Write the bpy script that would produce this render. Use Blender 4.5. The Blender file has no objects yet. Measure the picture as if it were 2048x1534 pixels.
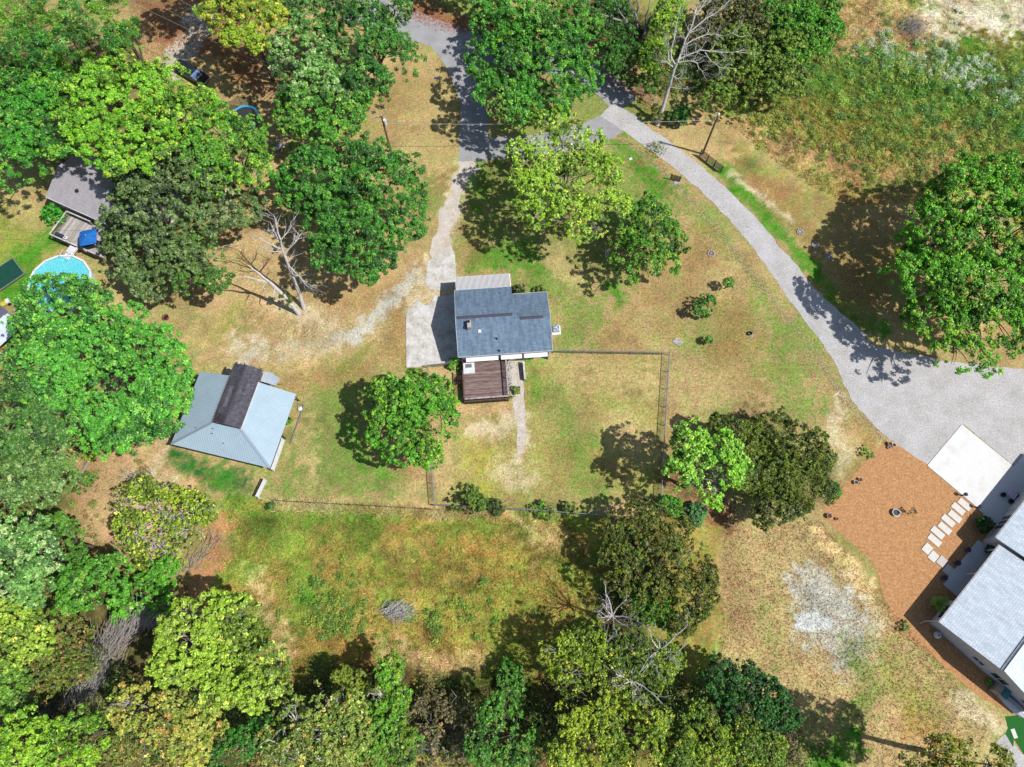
import bpy, math, random
import numpy as np
from mathutils import Vector, geometry
# ------------------------------------------------------------------ camera, sky, sun
sc = bpy.context.scene
COL = sc.collection
F = 1420.0; CX = 1024.0; CY = 767.0; H = 90.0
TILT = math.atan2(478, F)
cam_d = bpy.data.cameras.new('camera'); cam = bpy.data.objects.new('camera', cam_d); COL.objects.link(cam)
cam.location = (0, 0, H); cam.rotation_euler = (TILT, 0, 0)
cam_d.sensor_width = 36; cam_d.lens = 36 * F / 2048; cam_d.clip_end = 6000; cam_d.clip_start = 1
sc.camera = cam
SUN_EL = math.radians(53); SX, SY = 0.955, -0.295
w = bpy.data.worlds.new('World'); sc.world = w; w.use_nodes = True
nt = w.node_tree; bgn = nt.nodes['Background']
sky = nt.nodes.new('ShaderNodeTexSky'); sky.sky_type = 'NISHITA'; sky.sun_disc = False
sky.sun_elevation = SUN_EL; sky.sun_rotation = math.atan2(SX, SY)
nt.links.new(sky.outputs[0], bgn.inputs[0]); bgn.inputs[1].default_value = 0.095
sd = bpy.data.lights.new('sun', 'SUN'); sd.energy = 4.6; sd.angle = math.radians(0.5); sd.color = (1, .98, .95)
sun = bpy.data.objects.new('sun', sd); COL.objects.link(sun)
n_ = math.hypot(SX, SY)
sv = Vector((SX / n_ * math.cos(SUN_EL), SY / n_ * math.cos(SUN_EL), math.sin(SUN_EL)))
sun.rotation_euler = sv.to_track_quat('Z', 'Y').to_euler()
vs = sc.view_settings; vs.view_transform = 'Standard'; vs.look = 'None'; vs.gamma = 1; vs.exposure = 0.42
vs.use_curve_mapping = False
KX = 1.65          # how bright a horizontal albedo of 1 shows
rng = np.random.default_rng(7); rnd = random.Random(5)

# ------------------------------------------------------------------ helpers
def U(px, py, z=0.0):
    """point of the place seen at a photograph position, at height z"""
    dx = px - CX; dy = CY - py
    x = dx; y = dy * math.cos(TILT) + F * math.sin(TILT); zz = dy * math.sin(TILT) - F * math.cos(TILT)
    t = (z - H) / zz
    return np.array([x * t, y * t, z])
def PX(x, y):
    v2 = -H
    u = y * math.cos(TILT) + v2 * math.sin(TILT); f = y * math.sin(TILT) - v2 * math.cos(TILT)
    return CX + F * x / f, CY - F * u / f
def mpp(px, py, z=0.0):
    p = U(px, py, z); f = p[1] * math.sin(TILT) + (H - z) * math.cos(TILT)
    return f / F
def lin(c):
    c = np.array(c, float) / 255
    return np.where(c <= .04045, c / 12.92, ((c + .055) / 1.055) ** 2.4)
def A(r, g, b, k=1.0):
    """surface colour of something that shows as r,g,b in full sun"""
    return tuple(np.clip(lin((r, g, b)) / KX * k, 0.004, .85))
def smooth(t):
    t = np.clip(t, 0, 1); return t * t * (3 - 2 * t)
_tab = np.random.default_rng(3).random((256, 256))
def vn(x, y, seed=0):
    x = x + seed * 17.31; y = y + seed * 9.77
    xi = np.floor(x).astype(int); yi = np.floor(y).astype(int); fx = smooth(x - xi); fy = smooth(y - yi)
    a = _tab[xi & 255, yi & 255]; b = _tab[(xi + 1) & 255, yi & 255]; c = _tab[xi & 255, (yi + 1) & 255]; d = _tab[(xi + 1) & 255, (yi + 1) & 255]
    return (a * (1 - fx) + b * fx) * (1 - fy) + (c * (1 - fx) + d * fx) * fy
def fbm(x, y, s, seed=0, o=4):
    r = 0; a = .5; t = 0
    for i in range(o):
        r = r + a * vn(x / s * 2 ** i, y / s * 2 ** i, seed + i * 3.1); t += a; a *= .55
    return r / t

def new_mat(name): 
    m = bpy.data.materials.new(name); m.use_nodes = True; return m
def mat(name, c, rough=.8, c2=None, scale=3.0, detail=6, amt=1.0, bump=0.0, bscale=None, metal=0, spec=.3, stretch=None, lo=.35, hi=.65, grain=None):
    m = new_mat(name); n = m.node_tree.nodes; l = m.node_tree.links; b = n['Principled BSDF']
    b.inputs['Roughness'].default_value = rough; b.inputs['Metallic'].default_value = metal; b.inputs['Specular IOR Level'].default_value = spec
    b.inputs['Base Color'].default_value = (*c, 1)
    tc = n.new('ShaderNodeTexCoord'); mp = n.new('ShaderNodeMapping'); l.new(tc.outputs['Object'], mp.inputs[0])
    if stretch: mp.inputs['Scale'].default_value = stretch
    if c2 is not None:
        t = n.new('ShaderNodeTexNoise'); t.inputs['Scale'].default_value = scale; t.inputs['Detail'].default_value = detail; t.inputs['Roughness'].default_value = .65
        l.new(mp.outputs[0], t.inputs['Vector'])
        r = n.new('ShaderNodeMapRange'); r.inputs[1].default_value = lo; r.inputs[2].default_value = hi; r.inputs[4].default_value = amt
        l.new(t.outputs[0], r.inputs[0])
        mx = n.new('ShaderNodeMix'); mx.data_type = 'RGBA'; mx.inputs[6].default_value = (*c, 1); mx.inputs[7].default_value = (*c2, 1)
        l.new(r.outputs[0], mx.inputs[0]); out = mx.outputs[2]
        for g_, l0, h0 in (grain or ()):
            tg = n.new('ShaderNodeTexNoise'); tg.inputs['Scale'].default_value = g_; tg.inputs['Detail'].default_value = 5; l.new(tc.outputs['Object'], tg.inputs['Vector'])
            rg_ = n.new('ShaderNodeMapRange'); rg_.inputs[1].default_value = .32; rg_.inputs[2].default_value = .68; rg_.inputs[3].default_value = l0; rg_.inputs[4].default_value = h0; l.new(tg.outputs[0], rg_.inputs[0])
            mv = n.new('ShaderNodeVectorMath'); mv.operation = 'SCALE'; l.new(out, mv.inputs[0]); l.new(rg_.outputs[0], mv.inputs['Scale']); out = mv.outputs[0]
        l.new(out, b.inputs['Base Color'])
    if bump:
        t2 = n.new('ShaderNodeTexNoise'); t2.inputs['Scale'].default_value = bscale or scale * 3; t2.inputs['Detail'].default_value = 5
        l.new(mp.outputs[0], t2.inputs['Vector'])
        bp = n.new('ShaderNodeBump'); bp.inputs['Strength'].default_value = bump; bp.inputs['Distance'].default_value = .08
        l.new(t2.outputs[0], bp.inputs['Height']); l.new(bp.outputs[0], b.inputs['Normal'])
    return m
def tone_mat(name, rough=.9, grain=None, bump=0, transl=0.0, spec=.2, hue=0):
    """colour from the mesh's own 'tone' attribute, with fine grain"""
    m = new_mat(name); n = m.node_tree.nodes; l = m.node_tree.links; b = n['Principled BSDF']
    b.inputs['Roughness'].default_value = rough; b.inputs['Specular IOR Level'].default_value = spec
    at = n.new('ShaderNodeAttribute'); at.attribute_name = 'tone'
    out = at.outputs['Color']
    if grain:
        tc = n.new('ShaderNodeTexCoord')
        if hue:
            t = n.new('ShaderNodeTexNoise'); t.inputs['Scale'].default_value = hue; t.inputs['Detail'].default_value = 3; l.new(tc.outputs['Object'], t.inputs['Vector'])
            r = n.new('ShaderNodeMapRange'); r.inputs[1].default_value = .4; r.inputs[2].default_value = .6; l.new(t.outputs[0], r.inputs[0])
            mx = n.new('ShaderNodeMix'); mx.data_type = 'RGBA'; mx.blend_type = 'MULTIPLY'; mx.inputs[0].default_value = 1; l.new(out, mx.inputs[6])
            m2 = n.new('ShaderNodeMix'); m2.data_type = 'RGBA'; m2.inputs[6].default_value = (1.12, .97, .9, 1); m2.inputs[7].default_value = (.84, 1.03, .82, 1); l.new(r.outputs[0], m2.inputs[0])
            l.new(m2.outputs[2], mx.inputs[7]); out = mx.outputs[2]
        for sc_, lo, hi in grain:
            t = n.new('ShaderNodeTexNoise'); t.inputs['Scale'].default_value = sc_; t.inputs['Detail'].default_value = 4; t.inputs['Roughness'].default_value = .7
            l.new(tc.outputs['Object'], t.inputs['Vector'])
            r = n.new('ShaderNodeMapRange'); r.inputs[1].default_value = .32; r.inputs[2].default_value = .68; r.inputs[3].default_value = lo; r.inputs[4].default_value = hi
            l.new(t.outputs[0], r.inputs[0])
            mu = n.new('ShaderNodeVectorMath'); mu.operation = 'SCALE'; l.new(out, mu.inputs[0]); l.new(r.outputs[0], mu.inputs['Scale']); out = mu.outputs[0]
        if bump:
            bp = n.new('ShaderNodeBump'); bp.inputs['Strength'].default_value = bump; bp.inputs['Distance'].default_value = .1
            l.new(t.outputs[0], bp.inputs['Height']); l.new(bp.outputs[0], b.inputs['Normal'])
    l.new(out, b.inputs['Base Color'])
    if transl:
        tr = n.new('ShaderNodeBsdfTranslucent'); l.new(out, tr.inputs[0]); mx = n.new('ShaderNodeMixShader'); mx.inputs[0].default_value = transl
        l.new(b.outputs[0], mx.inputs[1]); l.new(tr.outputs[0], mx.inputs[2]); l.new(mx.outputs[0], n['Material Output'].inputs[0])
    return m

def tag(o, label=None, cat=None, group=None, kind=None):
    if label: o['label'] = label
    if cat: o['category'] = cat
    if group: o['group'] = group
    if kind: o['kind'] = kind
    return o
def thing(name, label, cat, loc, rot=0.0, group=None):
    o = bpy.data.objects.new(name, None); COL.objects.link(o); o.location = tuple(float(v) for v in loc); o.rotation_euler = (0, 0, rot)
    o.empty_display_size = .3
    return tag(o, label, cat, group)
def mesh_np(name, V, faces_flat, nper, m, parent=None, tone=None, smooth_=False):
    me = bpy.data.meshes.new(name); V = np.asarray(V, np.float32); nf = len(faces_flat) // nper
    me.vertices.add(len(V)); me.vertices.foreach_set('co', V.ravel())
    me.loops.add(nf * nper); me.loops.foreach_set('vertex_index', np.asarray(faces_flat, np.int32).ravel())
    me.polygons.add(nf); me.polygons.foreach_set('loop_start', np.arange(nf, dtype=np.int32) * nper)
    if tone is not None:
        a = me.attributes.new('tone', 'FLOAT_COLOR', 'POINT'); t4 = np.ones((len(V), 4), np.float32); t4[:, :3] = tone
        a.data.foreach_set('color', t4.ravel())
    me.update(calc_edges=True)
    if smooth_: me.polygons.foreach_set('use_smooth', np.ones(nf, bool))
    me.materials.append(m)
    o = bpy.data.objects.new(name, me); COL.objects.link(o)
    if parent: o.parent = parent
    return o
class MB:
    def __init__(s): s.v = []; s.f = []
    def add(s, vs, fs):
        n = len(s.v); s.v += [tuple(float(c) for c in v) for v in vs]; s.f += [tuple(i + n for i in f) for f in fs]; return s
    def box(s, x0, x1, y0, y1, z0, z1):
        return s.add([(x0, y0, z0), (x1, y0, z0), (x1, y1, z0), (x0, y1, z0), (x0, y0, z1), (x1, y0, z1), (x1, y1, z1), (x0, y1, z1)],
                     [(0, 3, 2, 1), (4, 5, 6, 7), (0, 1, 5, 4), (1, 2, 6, 5), (2, 3, 7, 6), (3, 0, 4, 7)])
    def bevbox(s, x0, x1, y0, y1, z0, z1, b=.05):
        s.box(x0, x1, y0, y1, z0, z1 - b)
        return s.frus(x0, x1, y0, y1, z1 - b, z1, b)
    def frus(s, x0, x1, y0, y1, z0, z1, b):
        return s.add([(x0, y0, z0), (x1, y0, z0), (x1, y1, z0), (x0, y1, z0), (x0 + b, y0 + b, z1), (x1 - b, y0 + b, z1), (x1 - b, y1 - b, z1), (x0 + b, y1 - b, z1)],
                     [(4, 5, 6, 7), (0, 1, 5, 4), (1, 2, 6, 5), (2, 3, 7, 6), (3, 0, 4, 7)])
    def slab(s, pts, t):
        """polygon with 3D corners, thickened downwards by t"""
        n = len(pts); lo = [(p[0], p[1], p[2] - t) for p in pts]
        return s.add(list(pts) + lo, [tuple(range(n)), tuple(range(2 * n - 1, n - 1, -1))] + [(i, i + n, (i + 1) % n + n, (i + 1) % n) for i in range(n)])
    def bar(s, a, b, w, h=None):
        h = h or w; a = Vector(a); b = Vector(b); d = (b - a).normalized(); up = Vector((0, 0, 1)) if abs(d.z) < .95 else Vector((0, 1, 0))
        r = d.cross(up).normalized() * w / 2; u = r.cross(d).normalized() * h / 2
        return s.add([a - r - u, a + r - u, a + r + u, a - r + u, b - r - u, b + r - u, b + r + u, b - r + u],
                     [(0, 1, 2, 3), (7, 6, 5, 4), (0, 4, 5, 1), (1, 5, 6, 2), (2, 6, 7, 3), (3, 7, 4, 0)])
    def tube(s, pts, rad, n=6, cap=True):
        pts = [Vector(p) for p in pts]; rad = rad if hasattr(rad, '__len__') else [rad] * len(pts); base = len(s.v)
        vs = []; fs = []; ref = None
        for i, p in enumerate(pts):
            d = (pts[min(i + 1, len(pts) - 1)] - pts[max(i - 1, 0)])
            d = d.normalized() if d.length > 1e-9 else Vector((0, 0, 1))
            up = Vector((0, 0, 1)) if abs(d.z) < .9 else Vector((1, 0, 0))
            r = d.cross(up).normalized(); u = r.cross(d)
            for k in range(n):
                a = 2 * math.pi * k / n; vs.append(p + (r * math.cos(a) + u * math.sin(a)) * rad[i])
        for i in range(len(pts) - 1):
            for k in range(n):
                k2 = (k + 1) % n; fs.append((i * n + k, i * n + k2, (i + 1) * n + k2, (i + 1) * n + k))
        if cap: fs.append(tuple(range(n))[::-1]); fs.append(tuple((len(pts) - 1) * n + k for k in range(n)))
        return s.add(vs, fs)
    def cyl(s, x, y, z0, z1, r0, r1=None, n=16):
        r1 = r0 if r1 is None else r1
        return s.lathe(x, y, [(r0, z0), (r1, z1)], n)
    def lathe(s, x, y, prof, n=16, close=True):
        vs = [(x + r * math.cos(2 * math.pi * k / n), y + r * math.sin(2 * math.pi * k / n), z) for r, z in prof for k in range(n)]
        fs = [(i * n + k, i * n + (k + 1) % n, (i + 1) * n + (k + 1) % n, (i + 1) * n + k) for i in range(len(prof) - 1) for k in range(n)]
        if close: fs += [tuple(range(n))[::-1], tuple((len(prof) - 1) * n + k for k in range(n))]
        return s.add(vs, fs)
    def build(s, name, m, parent=None, world=False, smooth_=False):
        me = bpy.data.meshes.new(name); V = s.v
        if world and parent is not None:
            L = parent.location; c, q = math.cos(-parent.rotation_euler.z), math.sin(-parent.rotation_euler.z)
            V = [((x - L.x) * c - (y - L.y) * q, (x - L.x) * q + (y - L.y) * c, z - L.z) for x, y, z in V]
        me.from_pydata(V, [], s.f); me.materials.append(m); me.update()
        if smooth_: me.polygons.foreach_set('use_smooth', [True] * len(me.polygons))
        o = bpy.data.objects.new(name, me); COL.objects.link(o)
        if parent: o.parent = parent
        return o
def copy_tree(o, loc, rot=None, label=None, parent=None):
    c = o.copy(); COL.objects.link(c)
    if parent is None:
        c.location = loc
        if rot is not None: c.rotation_euler.z = rot
        if label: c['label'] = label
    else: c.parent = parent
    for ch in [x for x in o.children]: copy_tree(ch, None, None, None, c)
    return c

# ------------------------------------------------------------------ ground colour map (soil and grass types, laid out in the place)
DRY = (206, 178, 130); BROWN = (172, 140, 92); GREEN = (136, 156, 80); BRIGHT = (88, 152, 44); PALE = (228, 208, 178)
DIRT = (214, 178, 136); LITTER = (158, 116, 86); GRAV = (212, 206, 200); OLIVE = (168, 158, 80); DOLIVE = (138, 146, 72); WEED = (126, 150, 72); SAND = (250, 228, 200)
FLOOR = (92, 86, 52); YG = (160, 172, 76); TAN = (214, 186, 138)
# shape: ('L' line or 'P' polygon, colour, points, half width px, softness px, strength)
PATCH = [
 ('P', OLIVE, [(440, 990), (520, 998), (870, 1014), (1240, 1036), (1440, 1015), (1450, 1300), (1300, 1560), (300, 1560), (560, 1400), (420, 1180), (455, 1080)], 0, 22, .95),
 ('P', OLIVE, [(1440, 130), (1690, -40), (2200, -60), (2200, 380), (1850, 400), (1700, 410), (1620, 380), (1550, 330), (1460, 255), (1430, 200)], 0, 25, .95),
 # upper right weeds
 ('L', DOLIVE, [(1480, 190), (1600, 160), (1750, 200), (1800, 240)], 50, 60, .8),
 ('L', WEED, [(1650, 110), (1780, 130), (1900, 180), (2048, 250)], 60, 60, .85),
 ('L', WEED, [(1900, 110), (2048, 130)], 60, 60, .7),
 ('L', DRY, [(1500, 260), (1640, 330), (1800, 370), (1900, 330)], 40, 60, .8),
 ('L', BROWN, [(1700, 360), (1800, 370)], 22, 40, .5),
 ('L', TAN, [(1690, 60), (1760, 40), (1850, 70), (1800, 30)], 50, 50, .85),
 ('L', SAND, [(1890, 10), (1960, 20), (2100, 20)], 45, 40, 1), ('L', SAND, [(1900, 50), (2020, 40)], 22, 30, .9),
 ('L', LITTER, [(1830, 90), (1820, 60)], 22, 28, .7),
 # leaf litter and dirt under the trees, upper left
 ('P', LITTER, [(250, -20), (560, -20), (560, 200), (500, 190), (420, 120), (330, 110), (260, 60)], 0, 30, .8),
 ('L', DRY, [(400, 130), (450, 180), (530, 230)], 26, 30, .8), ('L', DIRT, [(250, 30), (300, 110)], 20, 30, .7),
 ('L', GRAV, [(395, 40), (385, 90), (345, 130)], 26, 20, .8),
 ('L', DIRT, [(530, 60), (545, 190), (540, 260)], 20, 25, .6), ('L', LITTER, [(800, 15), (880, 38), (960, 60)], 22, 16, .9),
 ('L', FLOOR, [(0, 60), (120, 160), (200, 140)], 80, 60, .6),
 ('L', DRY, [(780, 130), (850, 180), (870, 300)], 60, 50, .7), ('L', BROWN, [(780, 200), (820, 160)], 30, 50, .5),
 ('L', TAN, [(560, 300), (540, 400), (520, 480)], 30, 30, .6),
 # left yard
 ('P', YG, [(0, 380), (100, 420), (140, 500), (60, 560), (0, 600), (-80, 600), (-80, 380)], 0, 30, .8),
 ('L', BRIGHT, [(110, 470), (60, 510), (20, 580)], 28, 30, .95), ('L', DRY, [(20, 380), (70, 430)], 25, 35, .7),
 ('P', DIRT, [(440, 480), (600, 440), (850, 520), (850, 600), (700, 640), (600, 660), (420, 640), (380, 560)], 0, 40, .75),
 ('L', BROWN, [(600, 590), (720, 600), (800, 570)], 16, 30, .6), ('L', PALE, [(600, 640), (650, 650), (560, 600)], 16, 24, .8),
 ('L', YG, [(470, 635), (410, 670), (360, 690)], 18, 30, .8),
 ('P', DIRT, [(340, 640), (520, 640), (660, 690), (620, 740), (560, 760), (470, 740), (380, 730)], 0, 40, .6),
 ('L', GRAV, [(560, 712), (650, 692), (710, 665), (755, 628), (780, 600), (840, 552)], 15, 18, 1), ('L', TAN, [(470, 700), (560, 720), (640, 700)], 30, 40, .7), ('L', GRAV, [(480, 680), (520, 700), (470, 730)], 14, 30, .6),
 ('L', BROWN, [(800, 640), (790, 700), (720, 740), (640, 770)], 22, 30, .6), ('L', DOLIVE, [(740, 690), (670, 750)], 8, 14, .5),
 ('L', BROWN, [(880, 420), (850, 540), (790, 640)], 6, 10, .5),
 # lawn beyond the shed
 ('P', GREEN, [(590, 800), (700, 760), (790, 960), (860, 1000), (540, 985), (560, 880)], 0, 45, .75),
 ('L', BRIGHT, [(700, 880), (740, 950), (780, 960)], 16, 30, .55), ('L', TAN, [(600, 830), (610, 900), (620, 950)], 22, 40, .55),
 ('L', BROWN, [(820, 960), (850, 900), (830, 740)], 16, 30, .55), ('L', TAN, [(820, 985), (840, 950)], 18, 30, .6),
 ('L', (50, 118, 52), [(350, 920), (420, 955), (490, 965)], 24, 26, .9), ('L', BRIGHT, [(430, 960), (480, 1000)], 18, 30, .6),
 ('P', DIRT, [(330, 880), (345, 905), (330, 930), (420, 990), (400, 1020), (290, 1120), (150, 1080), (120, 1020), (180, 900)], 0, 26, .95),
 ('L', PALE, [(330, 900), (310, 950), (350, 970)], 12, 20, .6), ('L', LITTER, [(200, 900), (160, 960), (150, 1040)], 20, 26, .4),
 ('L', (205, 150, 110), [(450, 1060), (420, 1130), (390, 1180)], 28, 26, .9), ('L', TAN, [(350, 860), (370, 760)], 14, 16, .7),
 ('L', PALE, [(944, 330), (918, 372), (898, 430), (886, 490), (878, 560)], 20, 16, .85), ('L', PALE, [(870, 530), (850, 620), (830, 600)], 24, 24, .7), ('L', BROWN, [(908, 390), (896, 440)], 3, 5, .5),
 # fenced yard
 ('P', YG, [(880, 830), (1060, 720), (1330, 712), (1320, 1000), (880, 1005)], 0, 16, .35),
 ('L', BRIGHT, [(1068, 735), (1075, 800)], 12, 18, .6), ('L', GREEN, [(1110, 780), (1130, 860), (1170, 940), (1200, 980)], 26, 40, .7),
 ('L', BRIGHT, [(1150, 900), (1190, 870)], 12, 20, .6), ('L', TAN, [(1150, 740), (1280, 760)], 28, 40, .6), ('L', TAN, [(1230, 850), (1290, 880)], 22, 36, .7),
 ('L', DIRT, [(930, 815), (1040, 815)], 14, 18, .9), ('L', PALE, [(950, 855), (990, 850), (1040, 830)], 15, 20, .9), ('L', PALE, [(1040, 760), (1046, 880), (1036, 915)], 7, 7, .95),
 ('L', (185, 175, 85), [(950, 900), (980, 960)], 24, 36, .7), ('L', TAN, [(890, 900), (880, 960)], 18, 26, .7), ('L', PALE, [(1000, 940), (1060, 960)], 18, 30, .55),
 ('L', BROWN, [(1110, 985), (1200, 770)], 9, 30, .25),
 # front lawn east of the house
 ('P', GREEN, [(950, 300), (1250, 280), (1350, 380), (1200, 560), (1110, 640), (1000, 540), (940, 480)], 0, 50, .55),
 ('L', BRIGHT, [(1240, 290), (1300, 360), (1330, 390)], 18, 30, .85), ('L', BRIGHT, [(950, 340), (950, 400)], 22, 24, .6),
 ('L', BRIGHT, [(960, 515), (1060, 510), (1080, 560)], 24, 28, .8), ('L', BRIGHT, [(1235, 585), (1240, 605)], 15, 16, .9),
 ('L', GREEN, [(1120, 580), (1180, 640), (1130, 690)], 30, 45, .7), ('L', GREEN, [(1360, 400), (1440, 480), (1530, 600), (1620, 740)], 14, 26, .55),
 ('L', BROWN, [(1290, 590), (1360, 610), (1400, 480)], 25, 45, .55), ('L', BROWN, [(1260, 640), (1230, 700)], 18, 40, .5), ('L', BROWN, [(1450, 620), (1500, 760)], 40, 60, .55),
 ('L', GREEN, [(1530, 740), (1600, 800), (1560, 700)], 18, 40, .6), ('L', TAN, [(1440, 560), (1480, 540)], 20, 40, .5), ('L', TAN, [(1340, 740), (1360, 840), (1440, 790)], 20, 40, .45),
 ('L', BROWN, [(950, 500), (930, 460)], 22, 30, .5), ('L', TAN, [(1100, 520), (1150, 560)], 20, 30, .6),
 # strip beside the gravel drive
 ('L', BRIGHT, [(1440, 340), (1530, 420), (1570, 480), (1640, 570), (1700, 630), (1760, 660)], 16, 16, .9),
 ('L', BROWN, [(1400, 240), (1480, 320), (1580, 420), (1640, 480)], 22, 26, .8), ('L', DRY, [(1330, 270), (1400, 250), (1440, 300)], 18, 24, .8),
 ('L', PALE, [(1450, 345), (1500, 375), (1590, 440)], 4, 8, .7), ('L', YG, [(1270, 190), (1300, 220)], 14, 14, .8),
 ('L', BROWN, [(1700, 450), (1780, 480), (1720, 580)], 60, 50, .7), ('L', LITTER, [(1215, 145), (1260, 175), (1290, 180)], 9, 9, .9),
 # right side
 ('L', PALE, [(1680, 790), (1660, 850), (1680, 900), (1690, 950)], 14, 22, .8), ('L', BROWN, [(1730, 850), (1740, 900), (1700, 960), (1670, 990)], 14, 18, .8),
 ('P', TAN, [(1450, 1060), (1640, 1040), (1700, 1120), (1790, 1270), (2000, 1430), (1980, 1540), (1480, 1560), (1440, 1350), (1440, 1250)], 0, 30, .75),
 ('L', (172, 140, 102), [(1460, 1100), (1470, 1240)], 30, 50, .6), ('L', BRIGHT, [(1530, 1230), (1540, 1330)], 14, 30, .3),
 ('L', (245, 212, 160), [(1640, 1060), (1690, 1110), (1740, 1200)], 13, 18, .85), ('L', SAND, [(1760, 1250), (1750, 1330)], 6, 10, .8),
 ('P', GRAV, [(1575, 1140), (1640, 1120), (1735, 1210), (1745, 1320), (1690, 1350), (1610, 1290)], 0, 34, .85),
 ('L', (236, 236, 242), [(1608, 1238), (1640, 1252)], 18, 8, 1), ('L', BROWN, [(1745, 1110), (1760, 1180), (1800, 1260), (1860, 1300)], 8, 10, .8),
 ('L', GREEN, [(1700, 1300), (1740, 1370), (1700, 1440)], 22, 34, .75), ('L', BRIGHT, [(1630, 1530), (1700, 1490)], 30, 36, .9), ('L', GREEN, [(1620, 1440), (1560, 1530)], 26, 34, .5),
 ('L', DOLIVE, [(1860, 1300), (1920, 1370), (1950, 1420)], 12, 18, .8), ('L', (190, 140, 80), [(1830, 1440), (1880, 1480)], 26, 40, .6), ('L', SAND, [(1920, 1400), (2000, 1450)], 15, 18, .8),
 ('L', YG, [(1760, 1300), (1800, 1380), (1860, 1430)], 22, 40, .5),
 # lower meadow
 ('L', DOLIVE, [(560, 1040), (700, 1060), (800, 1100)], 25, 50, .75), ('L', DOLIVE, [(600, 1180), (700, 1210), (690, 1250)], 28, 40, .6), ('L', BRIGHT, [(700, 1190), (600, 1200)], 10, 20, .6),
 ('L', (172, 150, 82), [(680, 1100), (800, 1080), (950, 1100), (1060, 1080)], 22, 50, .6), ('L', YG, [(850, 1150), (860, 1130)], 12, 14, .9), ('L', TAN, [(510, 1150), (540, 1250), (570, 1300)], 16, 30, .85),
 ('L', TAN, [(780, 1300), (860, 1330), (940, 1330)], 24, 40, .7), ('L', TAN, [(1050, 1050), (1110, 1080)], 18, 40, .7), ('L', (178, 146, 80), [(660, 1290), (720, 1310)], 30, 40, .6),
 ('L', (92, 124, 50), [(480, 1050), (520, 1060), (560, 1080)], 12, 30, .5), ('L', YG, [(880, 1240), (960, 1260)], 26, 50, .5), ('L', TAN, [(560, 1004), (700, 1010), (870, 1022), (1000, 1030)], 9, 12, .75),
 # woodland floors
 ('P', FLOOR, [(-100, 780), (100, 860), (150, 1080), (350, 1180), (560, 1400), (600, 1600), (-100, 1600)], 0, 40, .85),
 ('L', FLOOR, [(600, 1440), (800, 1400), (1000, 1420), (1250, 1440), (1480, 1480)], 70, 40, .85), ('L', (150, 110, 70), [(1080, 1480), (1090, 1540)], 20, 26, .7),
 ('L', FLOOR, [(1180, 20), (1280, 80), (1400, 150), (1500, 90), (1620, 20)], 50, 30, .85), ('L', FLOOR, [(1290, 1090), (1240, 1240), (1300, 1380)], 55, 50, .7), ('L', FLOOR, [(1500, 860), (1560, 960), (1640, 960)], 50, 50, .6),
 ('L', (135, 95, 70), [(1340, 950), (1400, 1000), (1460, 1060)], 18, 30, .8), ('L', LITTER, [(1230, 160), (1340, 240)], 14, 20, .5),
]
def seg_dist(u, v, pts, closed):
    d = np.full(u.shape, 1e9); n = len(pts)
    for i in range(n if closed else n - 1):
        ax, ay = pts[i]; bx, by = pts[(i + 1) % n]; ex, ey = bx - ax, by - ay
        t = np.clip(((u - ax) * ex + (v - ay) * ey) / (ex * ex + ey * ey + 1e-9), 0, 1)
        d = np.minimum(d, np.hypot(u - ax - t * ex, v - ay - t * ey))
    return d
def inside(u, v, pts):
    r = np.zeros(u.shape, bool); n = len(pts)
    for i in range(n):
        ax, ay = pts[i]; bx, by = pts[(i + 1) % n]
        if ay == by: continue
        r ^= ((ay > v) != (by > v)) & (u < (bx - ax) * (v - ay) / (by - ay) + ax)
    return r
def ground_tone(x, y):
    u, v = PX(x, np.maximum(y, -150)); 
    wu = (fbm(x, y, 4.0, 11) - .5) * 42; wv = (fbm(x, y, 4.0, 23) - .5) * 34
    uu = u + wu; vv = v + wv
    n1 = fbm(x, y, 9, 1); n2 = fbm(x, y, 2.2, 2); n3 = fbm(x, y, .7, 5, 3); n4 = fbm(x, y, .9, 9, 3)
    g = smooth((n1 * .45 + n2 * .25 + n3 * .3 - .42) / .2)[..., None] * .85
    c = lin(DRY) * (1 - g) + lin(GREEN) * g * 1.0
    b = smooth((fbm(x, y, 6, 31) - .5) / .25)[..., None] * .55
    c = c * (1 - b) + lin(BROWN) * b
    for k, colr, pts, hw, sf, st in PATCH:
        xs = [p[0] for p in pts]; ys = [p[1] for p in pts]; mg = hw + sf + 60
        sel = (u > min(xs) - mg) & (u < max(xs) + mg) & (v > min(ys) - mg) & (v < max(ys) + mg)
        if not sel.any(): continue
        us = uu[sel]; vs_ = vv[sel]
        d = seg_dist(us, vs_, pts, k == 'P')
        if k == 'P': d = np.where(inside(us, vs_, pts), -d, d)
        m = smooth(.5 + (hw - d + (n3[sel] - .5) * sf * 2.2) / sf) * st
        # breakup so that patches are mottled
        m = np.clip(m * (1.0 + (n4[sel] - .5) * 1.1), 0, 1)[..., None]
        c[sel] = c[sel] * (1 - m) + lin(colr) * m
    rough = ((u > 430) & (v > 1005) & (u < 1440) | (u > 1450) & (v < 400))
    n5 = fbm(x, y, 4.5, 71, 3); k = 1 + (n3 - .5) * np.where(rough, .9, .5) + (n2 - .5) * np.where(rough, .8, .5) + (n5 - .5) * np.where(rough, .7, .3)
    c = c * k[..., None]
    # hue breakup: some spots greener, some browner
    sat = np.clip((c.max(-1) - c.min(-1)) / (c.max(-1) + 1e-6) * 1.6 - .35, 0, 1)
    h = ((fbm(x, y, .7, 41, 2) - .5) * np.where(rough, .9, .6) + np.maximum(fbm(x, y, 3.4, 43, 3) - .44, -.06) * np.where(rough, 1.7, .1)) * sat
    c = c * np.stack([1 - h * .6, 1 + h * .2, 1 - h * .5], -1)
    return np.clip(c / KX, .005, .8)
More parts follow.
